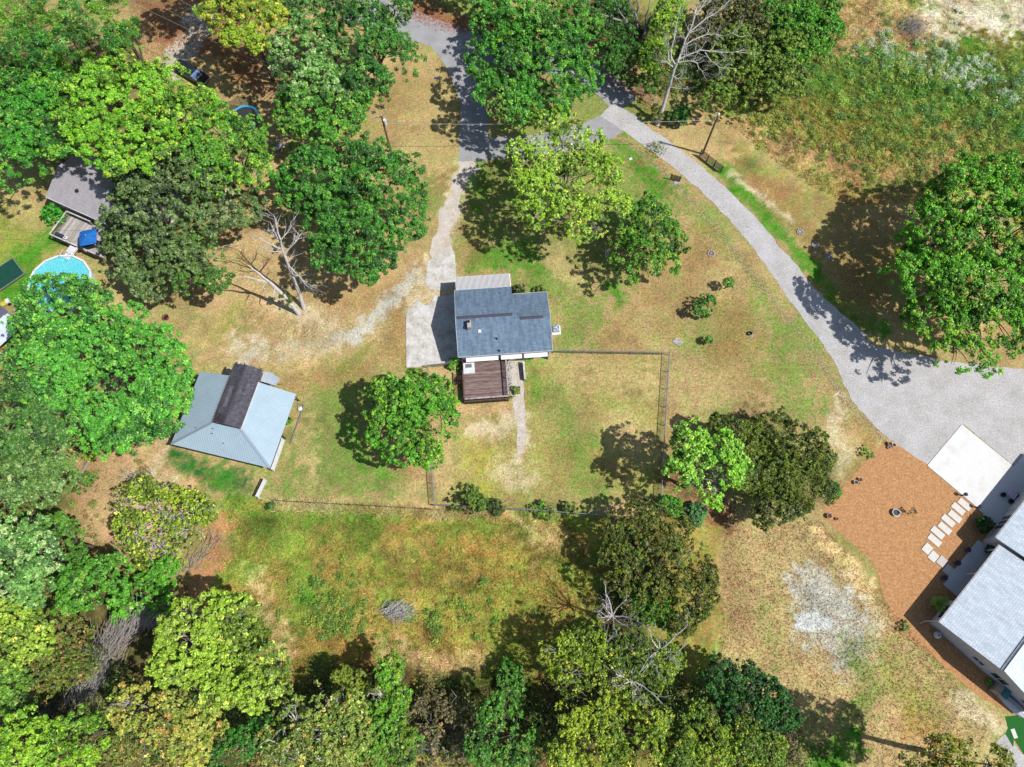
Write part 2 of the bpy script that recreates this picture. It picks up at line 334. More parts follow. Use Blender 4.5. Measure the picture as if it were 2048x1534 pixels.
def axis(lo, hi, st, far):
    a = list(np.arange(lo, hi, st)); s = st
    while a[-1] < far: s *= 1.5; a.append(a[-1] + s)
    s = st
    while a[0] > -far: s *= 1.5; a.insert(0, a[0] - s)
    return np.array(a)
gx = axis(-88, 88, .35, 2500); gy = axis(-18, 100, .35, 2500)
X, Y = np.meshgrid(gx, gy); nx, ny = len(gx), len(gy)
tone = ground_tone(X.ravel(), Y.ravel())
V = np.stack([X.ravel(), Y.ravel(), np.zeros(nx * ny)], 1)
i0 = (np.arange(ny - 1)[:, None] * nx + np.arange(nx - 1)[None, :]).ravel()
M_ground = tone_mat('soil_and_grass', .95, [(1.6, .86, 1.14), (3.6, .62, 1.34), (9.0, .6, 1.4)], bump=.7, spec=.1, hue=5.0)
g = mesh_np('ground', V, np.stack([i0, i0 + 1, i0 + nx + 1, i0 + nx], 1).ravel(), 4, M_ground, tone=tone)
tag(g, kind='structure')

# ------------------------------------------------------------------ roads, drives and slabs
def sheet(name, poly, z, m, jag=0.0, seed=1, thick=0.0, step=.5, parent=None):
    """flat sheet with an uneven edge; poly in metres"""
    pts = []
    n = len(poly)
    for i in range(n):
        a = np.array(poly[i][:2]); b = np.array(poly[(i + 1) % n][:2]); L = np.linalg.norm(b - a); k = max(1, int(L / step)) if jag else 1
        for j in range(k): pts.append(a + (b - a) * j / k)
    pts = np.array(pts)
    if jag:
        c = np.roll(pts, -1, 0) - np.roll(pts, 1, 0); nn = np.stack([c[:, 1], -c[:, 0]], 1) / (np.linalg.norm(c, axis=1)[:, None] + 1e-6)
        q = fbm(pts[:, 0], pts[:, 1], 1.6, seed, 4) - .5
        pts = pts + nn * q[:, None] * jag * 2.4
    tri = geometry.tessellate_polygon([[Vector((p[0], p[1], 0)) for p in pts]])
    mb = MB(); mb.add([(p[0], p[1], z) for p in pts], [tuple(t) for t in tri])
    # faces upwards
    a, b, c = [Vector(mb.v[i]) for i in mb.f[0]]
    if (b - a).cross(c - a).z < 0: mb.f = [f[::-1] for f in mb.f]
    if thick:
        n = len(pts); mb.add([(p[0], p[1], z) for p in pts] + [(p[0], p[1], z - thick) for p in pts], [(i, (i + 1) % n, (i + 1) % n + n, i + n) for i in range(n)])
    return mb.build(name, m, parent)
def ribbon(pts, widths):
    w_ = [U(*p)[:2] for p in pts]; L = []; R = []
    # resample smoothly
    P = np.array(w_); t = np.arange(len(P)); tt = np.linspace(0, len(P) - 1, (len(P) - 1) * 5 + 1)
    def cr(a):
        o = []
        for q in tt:
            i = min(int(q), len(P) - 2); f = q - i; p0 = a[max(i - 1, 0)]; p1 = a[i]; p2 = a[i + 1]; p3 = a[min(i + 2, len(P) - 1)]
            o.append(.5 * ((2 * p1) + (-p0 + p2) * f + (2 * p0 - 5 * p1 + 4 * p2 - p3) * f * f + (-p0 + 3 * p1 - 3 * p2 + p3) * f ** 3))
        return np.array(o)
    C_ = cr(P); W = np.interp(tt, t, widths)
    D = np.gradient(C_, axis=0); D /= np.linalg.norm(D, axis=1)[:, None]; N = np.stack([-D[:, 1], D[:, 0]], 1)
    return list(C_ + N * W[:, None] / 2) + list((C_ - N * W[:, None] / 2)[::-1])
M_asph = mat('asphalt', A(184, 182, 182), .9, A(160, 158, 160), .5, amt=.8, grain=((6, .92, 1.06),), bump=.35, bscale=18)
M_grav = mat('crushed_gravel', A(214, 210, 208), .95, A(184, 177, 170), .35, detail=15, amt=.8, grain=((5, .8, 1.16), (14, .8, 1.2)), bump=.9, bscale=14, lo=.4, hi=.7)
M_conc = mat('white_concrete', A(240, 238, 234), .8, A(214, 206, 196), .45, detail=12, amt=.9, lo=.52, hi=.8, grain=((7, .96, 1.04),), bump=.1, bscale=10)
M_oldc = mat('weathered_concrete', A(228, 224, 218), .9, A(176, 164, 142), .6, grain=((3, .84, 1.12),), detail=12, amt=1, bump=.4, bscale=8, lo=.44, hi=.72)
M_greyc = mat('grey_concrete', A(196, 196, 204), .8, A(176, 172, 176), 1.2, bump=.1, bscale=10)
M_mulch = mat('orange_pea_gravel', A(220, 168, 116), .95, A(178, 122, 74), 4.5, detail=9, amt=1, grain=((1.2, .9, 1.08), (3, .84, 1.14)), bump=1, bscale=11, lo=.38, hi=.7)
road = sheet('road', ribbon([(700, 12), (760, 28), (830, 52), (900, 76), (980, 100), (1080, 118), (1160, 136), (1215, 170), (1252, 212)], [6, 6, 5.6, 5.4, 5, 5, 5, 5, 4.2]), .006, M_asph, .12, 3)
tag(road, kind='structure')
r2 = sheet('road', ribbon([(888, 78), (915, 110), (932, 150), (946, 210), (948, 270), (946, 322)], [5, 5.4, 4.6, 3.9, 4.4, 4.2]), .010, M_asph, .1, 5); tag(r2, kind='structure')
r3 = sheet('road', ribbon([(920, 303), (1000, 296), (1080, 290), (1150, 275), (1210, 255), (1246, 228)], [3.6, 3.9, 4, 4.2, 4.5, 4]), .014, M_asph, .1, 6); tag(r3, kind='structure')
M_dirtroad = mat('packed_dirt', A(228, 220, 212), .95, A(204, 184, 158), 1.0, grain=((5, .85, 1.12),), detail=12, amt=.8, bump=.6, bscale=9)
dr = sheet('driveway', ribbon([(1215, 218), (1262, 250), (1320, 292), (1380, 338), (1440, 392), (1500, 455), (1556, 525), (1605, 590), (1655, 645), (1700, 695)], [3.6, 3.3, 3.2, 3.2, 3.3, 3.4, 3.6, 4.2, 5.0, 6.5]), .018, M_grav, .3, 8)
tag(dr, kind='structure')
lot = [(1640, 592), (1690, 645), (1745, 690), (1810, 708), (1900, 722), (1990, 735), (2110, 740), (2230, 800), (2210, 960), (2100, 985), (2024, 931), (1927, 848), (1857, 931), (1790, 890), (1735, 838), (1700, 795), (1675, 735), (1650, 690), (1615, 640)]
lo_ = sheet('gravel_lot', [U(*p)[:2] for p in lot], .022, M_grav, .3, 9); tag(lo_, kind='structure')
track = sheet('dirt_track', ribbon([(944, 328), (918, 372), (898, 430), (886, 490), (878, 530)], [3.0, 2.0, 2.2, 2.6, 3.2]), .006, M_dirtroad, .9, 12); tag(track, kind='structure')
pad = [(856, 522), (880, 508), (905, 505), (910, 562), (897, 580), (858, 578), (848, 560)]
s1 = sheet('concrete_apron', [U(*p)[:2] for p in pad], .03, M_oldc, .45, 14, .06); tag(s1, kind='structure')
pad = [(812, 642), (814, 622), (836, 600), (850, 612), (862, 606), (868, 590), (884, 592), (920, 582), (926, 722), (870, 731), (813, 736)]
s2 = sheet('concrete_slab', [U(*p)[:2] for p in pad], .08, M_oldc, .1, 15, .12); tag(s2, kind='structure')
mul = [(1770, 882), (1800, 893), (1858, 931), (1957, 1016), (1990, 1045), (2010, 1110), (1900, 1250), (1990, 1340), (2050, 1420), (2012, 1424), (1960, 1395), (1900, 1345), (1850, 1302), (1808, 1272), (1788, 1240), (1766, 1190), (1750, 1130), (1700, 1082), (1646, 1036), (1646, 1020)]
mu_ = sheet('gravel_bed', [U(*p)[:2] for p in mul], .012, M_mulch, .12, 17); tag(mu_, kind='structure')
M_leafl = tone_mat('loose_specks', .9, spec=.15)

# ------------------------------------------------------------------ shared materials for built things
M_white = mat('white_paint', A(244, 244, 244), .5, A(226, 226, 228), 2)
M_siding = mat('pale_siding', A(232, 234, 240), .6, A(214, 216, 224), 3, stretch=(1, 1, 6))
M_metal = mat('galvanised_steel', A(180, 182, 186), .45, A(150, 150, 154), 6, metal=.4, spec=.5)
M_dark = mat('black_plastic', A(46, 44, 50), .5, A(30, 28, 32), 4)
M_glass = mat('window_glass', A(56, 66, 76), .08, A(40, 46, 54), 1, spec=.8)
M_wood = mat('grey_wood', A(172, 162, 152), .85, A(132, 120, 108), 5, stretch=(1, 1, 1), bump=.2)
M_brownw = mat('brown_wood', A(118, 92, 82), .8, A(92, 70, 64), 5)
M_wire = mat('cable', A(70, 68, 66), .6); M_wire2 = mat('aluminium_cable', A(190, 188, 184), .5)
M_bark = mat('bark', A(128, 112, 96), .95, A(88, 76, 66), 4, bump=.6)
M_palebark = mat('bleached_bark', A(240, 234, 230), .9, A(166, 156, 150), 7, bump=.5, lo=.4, hi=.7)
M_greybark = mat('grey_twigs', A(184, 176, 168), .9, A(140, 132, 124), 6)
def shingle(name, c, c2, row=.16, wd=.5, stain=None):
    m = new_mat(name); n = m.node_tree.nodes; l = m.node_tree.links; b = n['Principled BSDF']; b.inputs['Roughness'].default_value = .9; b.inputs['Specular IOR Level'].default_value = .2
    tc = n.new('ShaderNodeTexCoord'); br = n.new('ShaderNodeTexBrick'); br.inputs['Scale'].default_value = 1; br.inputs['Brick Width'].default_value = wd; br.inputs['Row Height'].default_value = row
    br.inputs['Mortar Size'].default_value = .012; br.inputs['Color1'].default_value = (*c, 1); br.inputs['Color2'].default_value = (*c2, 1); br.inputs['Mortar'].default_value = (*[q * .6 for q in c], 1)
    l.new(tc.outputs['Object'], br.inputs['Vector'])
    t = n.new('ShaderNodeTexNoise'); t.inputs['Scale'].default_value = 1.1; t.inputs['Detail'].default_value = 8; mp = n.new('ShaderNodeMapping'); mp.inputs['Scale'].default_value = (2.2, .5, .5)
    l.new(tc.outputs['Object'], mp.inputs[0]); l.new(mp.outputs[0], t.inputs['Vector'])
    r = n.new('ShaderNodeMapRange'); r.inputs[1].default_value = .35; r.inputs[2].default_value = .7; r.inputs[3].default_value = 1.08; r.inputs[4].default_value = .78 if stain is None else stain
    l.new(t.outputs[0], r.inputs[0])
    t3 = n.new('ShaderNodeTexNoise'); t3.inputs['Scale'].default_value = 9; t3.inputs['Detail'].default_value = 4; l.new(tc.outputs['Object'], t3.inputs['Vector'])
    r3 = n.new('ShaderNodeMapRange'); r3.inputs[1].default_value = .3; r3.inputs[2].default_value = .7; r3.inputs[3].default_value = .86; r3.inputs[4].default_value = 1.14; l.new(t3.outputs[0], r3.inputs[0])
    mm = n.new('ShaderNodeMath'); mm.operation = 'MULTIPLY'; l.new(r.outputs[0], mm.inputs[0]); l.new(r3.outputs[0], mm.inputs[1])
    mu = n.new('ShaderNodeVectorMath'); mu.operation = 'SCALE'; l.new(br.outputs[0], mu.inputs[0]); l.new(mm.outputs[0], mu.inputs['Scale']); l.new(mu.outputs[0], b.inputs['Base Color'])
    bp = n.new('ShaderNodeBump'); bp.inputs['Strength'].default_value = .4; bp.inputs['Distance'].default_value = .02; l.new(br.outputs[0], bp.inputs['Height']); l.new(bp.outputs[0], b.inputs['Normal'])
    return m
M_blueroof = shingle('blue_grey_shingles', A(132, 154, 174), A(112, 134, 156), stain=.7)
M_greyroof = shingle('pale_grey_shingles', A(190, 184, 186), A(178, 172, 176), stain=.92)
M_darkroof = shingle('old_dark_shingles', A(112, 110, 118), A(82, 80, 88), .14, .3, stain=.6)
M_whiteroof = shingle('white_metal_shingles', A(224, 232, 240, 1.1), A(208, 220, 230, 1.1), .28, .4, stain=.86)
M_slate = shingle('slate_shingles', A(116, 116, 130), A(104, 104, 118))
def window(parent, x0, x1, z0, z1, y, side=-1, axis_='x', trim=.08):
    """window on a wall lying along x (axis_='x') or y, facing side"""
    def bx(mb, a0, a1, d0, d1, c0, c1):
        lo, hi = sorted((d0, d1))
        return mb.box(a0, a1, lo, hi, c0, c1) if axis_ == 'x' else mb.box(lo, hi, a0, a1, c0, c1)
    fr = MB()
    bx(fr, x0 - trim, x1 + trim, y, y + side * .06, z1, z1 + trim); bx(fr, x0 - trim, x1 + trim, y, y + side * .09, z0 - trim, z0)
    bx(fr, x0 - trim, x0, y, y + side * .06, z0, z1); bx(fr, x1, x1 + trim, y, y + side * .06, z0, z1)
    xm = (x0 + x1) / 2; bx(fr, xm - .03, xm + .03, y, y + side * .05, z0, z1)
    f = fr.build('window', M_white, parent)
    for a, b in ((x0, xm - .03), (xm + .03, x1)): bx(MB(), a, b, y, y + side * .03, z0, z1).build('pane', M_glass, f)
def gable_walls(mb, x0, x1, y0, y1, ze, slope, yr):
    """walls with gable ends; roof plane height = ze + slope*(distance)"""
    zr = ze + slope
    for x in (x0, x1):
        pass
    v = []
    for x in (x0, x1): v += [(x, y0, 0), (x, y1, 0), (x, y1, ze[1] if hasattr(ze, '__len__') else ze), (x, yr, slope), (x, y0, ze[0] if hasattr(ze, '__len__') else ze)]
    mb.add(v, [(0, 4, 3, 2, 1), (5, 6, 7, 8, 9), (0, 5, 9, 4), (2, 7, 6, 1), (4, 9, 8, 3), (3, 8, 7, 2)])
    return mb

# ------------------------------------------------------------------ the main house
o = U(916.6, 714.3, 3.6)
HA = math.radians(4.34)
hs = thing('house', 'small white house under a blue grey shingle roof and white corrugated awning', 'house', (o[0], o[1], 0), HA)
SL = .35
zw = 3.6 + 4.8 * SL; zee = 3.6 + 4.23 * SL
gable_walls(MB(), .35, 7.45, .45, 9.15, 3.6, zw - .12, 4.8).build('wall', M_siding, hs)
gable_walls(MB(), 7.46, 11.95, .46, 8.05, 3.58, zee - .14, 4.23).build('wall', M_siding, hs)
for (x0, x1, yn, zr, ym) in ((0, 7.62, 9.6, zw, 4.8), (7.62, 12.3, 8.46, zee, 4.23)):
    rb = MB()
    rb.slab([(x0, 0, 3.62), (x1, 0, 3.62), (x1, ym, zr + .02), (x0, ym, zr + .02)], .1)
    rb.slab([(x0, ym, zr + .02), (x1, ym, zr + .02), (x1, yn, 3.62), (x0, yn, 3.62)], .1)
    rf = rb.build('roof', M_blueroof, hs)
    fb = MB().box(x0, x1, -.04, -.002, 3.42, 3.64).box(x0, x1, yn + .002, yn + .04, 3.42, 3.64)
    for x in ((x0 - .04,) if x0 == 0 else (x1 + .002,)):
        fb.slab([(x, 0, 3.66), (x + .038, 0, 3.66), (x + .038, ym, zr + .05), (x, ym, zr + .05)], .24)
        fb.slab([(x, ym, zr + .05), (x + .038, ym, zr + .05), (x + .038, yn, 3.66), (x, yn, 3.66)], .24)
    fb.build('fascia', M_white, rf)
M_vent = mat('dark_vent', A(92, 90, 104), .8, A(74, 70, 84), 5)
for x0, x1, ym, zr in ((.2, 7.4, 4.8, zw), (8.4, 11.4, 4.23, zee)):
    v = MB()
    for sgn in (-1, 1):
        v.slab([(x0, ym, zr + .1), (x1, ym, zr + .1), (x1, ym + sgn * .2, zr + .035), (x0, ym + sgn * .2, zr + .035)][::sgn], .03)
    v.build('ridge_vent', M_vent, hs)
aw = MB(); aw.slab([(.15, 9.66, 3.5), (7.6, 9.66, 3.5), (7.6, 11.8, 3.2), (.15, 11.8, 3.2)], .03)
awo = aw.build('awning', mat('white_corrugated_metal', A(255, 253, 250, 1.25), .5, A(226, 218, 206), 4, stretch=(3, .4, 1), amt=.6), hs)
rb = MB()
for i in range(46):
    x = .2 + i * .162; rb.bar((x, 9.67, 3.53), (x, 11.79, 3.23), .05, .07)
tag(rb.build('rib', M_white, awo), kind='stuff')
gb = MB()
for i in range(45):
    x = .281 + i * .162; gb.bar((x, 9.69, 3.508), (x, 11.77, 3.208), .024, .012)
tag(gb.build('groove', mat('awning_groove', A(120, 112, 108), .7), awo), kind='stuff')
for x in (.3, 2.7, 5.1, 7.5): MB().box(x - .05, x + .05, 11.6, 11.7, 0, 3.15).build('post', M_white, hs)
ch = MB().bevbox(1.45, 1.95, 3.2, 4.2, 4.4, 5.75, .05).build('chimney', mat('pale_chimney', A(214, 200, 186), .9, A(176, 160, 148), 9), hs)
MB().lathe(1.7, 3.95, [(.16, 5.75), (.16, 5.93), (.1, 5.93), (.1, 5.7)], 12).build('flue', M_dark, ch)
MB().bevbox(2.78, 3.2, 2.75, 3.25, 4.55, 4.75, .05).build('skylight', M_white, hs)
for x, y in ((5.15, 1.92), (5.36, .42)):
    z = 3.62 + y * SL
    MB().lathe(x, y, [(.16, z - .02), (.1, z + .06), (.06, z + .06), (.06, z + .42)], 10).build('vent_pipe', M_dark, hs)
MB().frus(5.9, 6.05, 8.5, 8.62, 4.0, 4.15, .03).build('roof_cap', M_dark, hs)
# south side: awnings, windows, doors
M_awn = mat('white_awning', A(250, 250, 250), .5)
for x0, x1, zt in ((.95, 5.2, 2.85), (5.55, 8.3, 2.85), (8.6, 11.7, 2.85)):
    MB().slab([(x0, .44, zt), (x0, -.35, zt - .35), (x1, -.35, zt - .35), (x1, .44, zt)], .05).build('window_awning', M_awn, hs)
window(hs, 1.6, 2.3, 1.35, 2.35, .44); window(hs, 3.9, 4.7, 1.4, 2.35, .44); window(hs, 5.9, 7.4, 1.4, 2.3, .44); window(hs, 8.9, 10.6, 1.4, 2.3, .44)
d = MB().box(2.75, 3.6, .36, .43, 1.25, 3.2).build('door', M_white, hs); MB().box(3.48, 3.53, .31, .36, 2.1, 2.2).build('handle', M_metal, d)
d = MB().box(6.7, 7.6, .34, .43, .05, 1.2).build('door', M_white, hs); MB().box(7.48, 7.53, .29, .34, .6, .7).build('handle', M_metal, d)
MB().box(11.85, 12.0, .1, .4, .02, 3.5).build('downspout', M_white, hs)
MB().box(-.03, .345, 3.4, 3.6, .1, 2.1).build('utility_box', M_wood, hs) if False else None
def hpt(x, y, z=0): c, s = math.cos(HA), math.sin(HA); return (o[0] + x * c - y * s, o[1] + x * s + y * c, z)
# deck
dk = thing('wood_deck', 'worn reddish brown wooden deck with lattice railing behind the white house', 'deck', hpt(.35, -5.35), HA)
DW, DD, DZ = 5.85, 5.6, 1.15
brd = None
mats = [mat('deck_board_%s' % k, A(*c), .8, A(*c2), 2.2, stretch=(.45, 9, 1), detail=8, lo=.45, hi=.7) for k, c, c2 in (('a', (126, 100, 94), (190, 174, 168)), ('b', (112, 88, 82), (166, 146, 140)), ('c', (136, 102, 92), (206, 190, 184)))]
nb = 38
for i in range(nb):
    y0 = i * DD / nb
    bo = MB().box(0, DW, y0, y0 + DD / nb - .02, DZ, DZ + rnd.uniform(.03, .04)).build('deck_board', mats[rnd.choice((0, 0, 1, 1, 2))], dk)
fr = MB()
fr.box(.02, DW - .02, .02, DD - .05, DZ - .2, DZ - .004)
fr.build('deck_frame', M_brownw, dk)
for x, y in ((.1, .1), (2.9, .1), (DW - .1, .1), (.1, DD - .4), (DW - .1, DD - .4), (.1, 2.8), (DW - .1, 2.8)):
    MB().box(x - .06, x + .06, y - .06, y + .06, 0, DZ + 1.0).build('post', M_brownw, dk)
rail_m = mat('weathered_rail', A(214, 206, 202), .8, A(150, 130, 126), 4)
def rail(a, b, z, m_top=rail_m, n=None, parent=dk, m_bal=M_brownw):
    a = Vector(a); b = Vector(b); L = (b - a).length
    rr = MB().bar((a.x, a.y, z + 1.0), (b.x, b.y, z + 1.0), .17, .05).build('handrail', m_top, parent)
    MB().bar((a.x, a.y, z + .12), (b.x, b.y, z + .12), .06, .06).build('bottom_rail', m_bal, rr)
    k = n or int(L / .15)
    for i in range(1, k):
        p = a.lerp(b, i / k); MB().box(p.x - .025, p.x + .025, p.y - .025, p.y + .025, z + .12, z + .98).build('baluster', m_bal, rr)
rail((.05, .05, 0), (DW - .05, .05, 0), DZ); rail((DW - .05, .05, 0), (DW - .05, DD - .2, 0), DZ); rail((.05, .05, 0), (.05, DD - 1.6, 0), DZ, M_brownw)
sk = MB()
for i in range(44): sk.box(.05 + i * .132, .11 + i * .132, -.03, .0, .05, DZ - .2)
sk.box(.04, DW - .04, .005, .03, DZ - .45, DZ - .38)
sk.build('skirt_slats', M_brownw, dk)
pl = thing('landing_platform', 'white square platform with a dark grey mat, at the corner of the brown deck', 'platform', hpt(.45, -1.6, 1.19), HA)
MB().bevbox(0, 1.5, 0, 1.55, 0, .35, .03).build('platform', M_white, pl)
MB().box(.3, 1.15, .8, 1.3, .352, .37).build('mat', mat('grey_mat', A(120, 124, 128), .9), pl)
st = thing('wooden_steps', 'small brown wooden steps leaning at the left side of the brown deck', 'steps', hpt(-.75, -2.6), HA)
for i in range(4): MB().box(i * .25, i * .25 + .28, 0, 1.0, .2 + i * .22, .25 + i * .22).build('tread', M_brownw, st)
MB().bar((0, .03, .1), (1.0, .03, 1.0), .04, .2).build('stringer', M_brownw, st); MB().bar((0, .97, .1), (1.0, .97, 1.0), .04, .2).build('stringer', M_brownw, st)
# air conditioner
p = U(1112, 660)
ac = thing('air_conditioner', 'round topped blue and white air conditioning unit on a pad beside the white house', 'air conditioner', p, HA)
MB().bevbox(-.62, .62, -.75, .62, 0, .12, .03).build('pad', M_conc, ac)
MB().bevbox(-.42, .42, -.42, .42, .12, .9, .06).build('cabinet', mat('ac_cabinet', A(214, 218, 222), .5), ac)
fan = MB().lathe(0, 0, [(.38, .9), (.38, .95), (.34, .95), (.34, .905)], 20).build('fan_guard', M_metal, ac)
MB().cyl(0, 0, .905, .915, .33, n=20).build('fan_well', mat('fan_blue', A(90, 140, 190), .4), fan)
for k in range(6):
    a = k * math.pi / 3; MB().bar((0, 0, .935), (.34 * math.cos(a), .34 * math.sin(a), .935), .1 if k % 2 else .03, .01).build('blade', M_white, fan)
# retaining wall, rubble and basement walk
p0 = U(1047, 727); p1 = U(1050, 762)
rw = MB(); rw.bar((p0[0], p0[1], .45), (p1[0], p1[1], .35), .26, .9)
tag(rw.build('retaining_wall', M_oldc), 'short grey concrete retaining wall beside the basement door of the white house', 'wall')
sheet_ = sheet('walkway', [U(*q)[:2] for q in ((1016, 722), (1046, 722), (1048, 770), (1052, 880), (1036, 915), (1034, 850), (1022, 780))], .008, M_dirtroad, .15, 33); tag(sheet_, kind='structure')
def rocks(name, label, cat, pts, n, r0, r1, m, kind=None, spread=None, zmax=.2):
    mb = MB()
    for i in range(n):
        t = rnd.random() * (len(pts) - 1); k = int(t); f = t - k
        q = U(pts[k][0] * (1 - f) + pts[k + 1][0] * f + rnd.gauss(0, spread), pts[k][1] * (1 - f) + pts[k + 1][1] * f + rnd.gauss(0, spread))
        r = rnd.uniform(r0, r1); z = rnd.uniform(0, zmax); vs_ = []
        for a in range(6):
            t_ = a * math.pi / 3; vs_.append((q[0] + r * math.cos(t_) * rnd.uniform(.7, 1.2), q[1] + r * math.sin(t_) * rnd.uniform(.7, 1.2), z))
        vs_.append((q[0] + rnd.uniform(-.2, .2) * r, q[1] + rnd.uniform(-.2, .2) * r, z + r * rnd.uniform(.5, .9)))
        mb.add(vs_, [(a, (a + 1) % 6, 6) for a in range(6)])
    ob = mb.build(name, m); tag(ob, label, cat, kind=kind); return ob
M_stone = mat('pale_stone', A(214, 208, 202), .9, A(150, 142, 138), 5, bump=.3)
rocks('rubble', 'strip of grey stones between the brown deck and the basement path', 'rubble', [(1014, 728), (1018, 792)], 160, .1, .3, M_stone, 'stuff', 3.2)

# ------------------------------------------------------------------ the barn
o2 = U(341.9, 888.3, 2.6); BA = math.radians(-13.46)
bn = thing('barn', 'barn with ribbed blue grey metal lean-to roofs around a raised dark shingled middle roof', 'barn', (o2[0], o2[1], 0), BA)
M_tin = mat('blue_grey_tin', A(172, 196, 209), .6, A(158, 183, 198), .7, spec=.4, amt=.8)
M_tin2 = mat('tin_seam', A(206, 222, 230), .6, spec=.4)
W_, D_ = 13.2, 10.0; xi0, xi1, yi, ze_, zi = 4.8, 8.65, 3.6, 2.6, 4.2
faces = {'w': [(0, 0, ze_), (xi0, yi, zi), (xi0, D_, zi), (0, D_, ze_)], 's': [(0, 0, ze_), (W_, 0, ze_), (xi1, yi, zi), (xi0, yi, zi)], 'e': [(W_, 0, ze_), (W_, D_, ze_), (xi1, D_, zi), (xi1, yi, zi)]}
for k, q in faces.items():
    ro = MB().slab(q, .06).build('roof', M_tin, bn)
    sm = MB()
    if k in 'we':
        y = .12
        while y < D_:
            t = min(1, y / yi); x0, z0 = (0, ze_) if k == 'w' else (W_, ze_)
            xe = xi0 * t if k == 'w' else W_ - (W_ - xi1) * t
            sm.bar((x0, y, z0 + .012), (xe, y, ze_ + (zi - ze_) * t + .012), .035, .03); y += .23
    else:
        x = .12
        while x < W_:
            t = min(1, x / xi0, (W_ - x) / (W_ - xi1)); sm.bar((x, 0, ze_ + .012), (x, yi * t, ze_ + (zi - ze_) * t + .012), .035, .03); x += .23
    tag(sm.build('seam', M_tin2, ro), kind='stuff')
for a, b in (((0, 0, ze_ + .05), (xi0, yi, zi + .05)), ((W_, 0, ze_ + .05), (xi1, yi, zi + .05))):
    MB().bar(a, b, .3, .03).build('hip_cap', mat('hip_tin', A(170, 184, 200), .4, metal=.3), bn)
MB().box(xi0 - .06, xi0 + .1, yi, D_, zi + .0, zi + .16).build('trim', M_white, bn); MB().box(xi1 - .12, xi1 + .1, yi - .05, D_, zi, zi + .17).build('trim', M_white, bn)
gable_walls(MB(), 3.9, 11.2, 0, 1, 0, 0, .5) if False else None
cw = MB(); cy0, cy1, zc0, zcr, xr = yi + .15, 11.4, 4.3, 5.05, 6.75
v = []
for y in (cy0, cy1): v += [(xi0 + .12, y, 0), (xi1 - .14, y, 0), (xi1 - .14, y, zc0), (xr, y, zcr - .06), (xi0 + .12, y, zc0)]
cw.add(v, [(0, 1, 2, 3, 4), (9, 8, 7, 6, 5), (0, 4, 9, 5), (1, 6, 7, 2)]); cw.build('wall', mat('barn_board', A(150, 140, 130), .9, A(110, 100, 92), 5), bn)
top = MB(); top.slab([(xi0 - .02, yi, zc0 + .08), (xr, yi, zcr + .02), (xr, 11.65, zcr + .02), (xi0 - .02, 11.65, zc0 + .08)], .08); top.slab([(xr, yi, zcr + .02), (xi1 + .02, yi, zc0 + .08), (xi1 + .02, 11.65, zc0 + .08), (xr, 11.65, zcr + .02)], .08)
tr_ = top.build('roof', M_darkroof, bn)
sh = MB()
for i in range(420):
    sd_ = rnd.choice((0, 1)); y = rnd.uniform(yi + .1, 11.5); x = rnd.uniform(.1, 1.75); 
    if sd_ == 0: xx = xi0 + x; z = zc0 + .08 + (zcr - zc0 - .06) * (x / (xr - xi0))
    else: xx = xi1 - x; z = zc0 + .08 + (zcr - zc0 - .06) * (x / (xi1 - xr))
    if sd_ == 0 and 4.2 < y < 9.8 and rnd.random() < .0: continue
    dz = .06 * (1 if sd_ == 0 else -1)
    sh.add([(xx, y, z + .012 ), (xx + .14, y, z + .012 + dz), (xx + .14, y + rnd.uniform(.2, .5), z + .014 + dz), (xx, y + .4, z + .014)], [(0, 1, 2, 3)])
tag(sh.build('shingle', M_darkroof, tr_), kind='stuff')
for x0, y0, x1_, y1_, c in ((5.1, 3.75, 6.35, 4.9, (74, 68, 72)), (5.2, 5.0, 5.75, 5.6, (120, 112, 120)), (5.5, 5.8, 6.1, 8.6, (138, 132, 140))):
    za = zc0 + .08 + (zcr - zc0 - .06) * ((x0 - xi0) / (xr - xi0)) + .02; zb = zc0 + .08 + (zcr - zc0 - .06) * ((x1_ - xi0) / (xr - xi0)) + .02
    MB().add([(x0, y0, za), (x1_, y0, zb), (x1_, y1_, zb), (x0, y1_, za)], [(0, 1, 2, 3)]).build('patched_felt', mat('felt_%d' % c[0], A(*c), .9, A(c[0] - 16, c[1] - 16, c[2] - 14), 8, stretch=(2, 6, 1)), tr_)
MB().bar((xr, yi, zcr + .05), (xr, 11.65, zcr + .05), .22, .03).build('ridge_cap', M_vent, tr_)
lt = MB().slab([(xi1 + .06, 10.25, 4.0), (10.5, 10.35, 3.1), (10.6, 11.4, 3.1), (9.6, 11.75, 3.5), (xi1 + .06, 11.6, 4.0)], .07); lt.build('side_roof', mat('grey_tin', A(170, 180, 192), .45, A(148, 158, 170), 2), bn)
MB().bar((10.5, 10.6, 3.0), (11.1, 10.9, 2.6), .08).build('brace', M_brownw, bn)
bw = MB()
bw.box(.35, .45, .35, 9.7, 0, 2.62); bw.box(.45, W_ - .4, .35, .45, 0, 2.62); bw.box(W_ - .45, W_ - .35, .45, 4, 0, 2.62)
bw.build('wall', mat('dark_barn_wall', A(120, 112, 104), .9, A(90, 84, 78), 4), bn)
for x, y in ((.2, 9.8), (12.9, 9.8), (12.9, 7), (12.9, 4.5), (3, 9.8), (10.8, 9.8)): MB().box(x - .07, x + .07, y - .07, y + .07, 0, 2.6).build('post', M_brownw, bn)
for x, y in ((2.6, 2.55), (4.9, 2.9), (6.6, 1.5), (4.9, 2.3)):
    t = min(y / yi, 1); z = ze_ + (zi - ze_) * t + .03 if x > 3 else ze_ + (zi - ze_) * x / xi0 + .03
    MB().box(x, x + .22, y, y + .08, z - .06, z + .06).build('debris', M_dark, bn)
def bp(x, y, z=0): c, s = math.cos(BA), math.sin(BA); return (o2[0] + x * c - y * s, o2[1] + x * s + y * c, z)
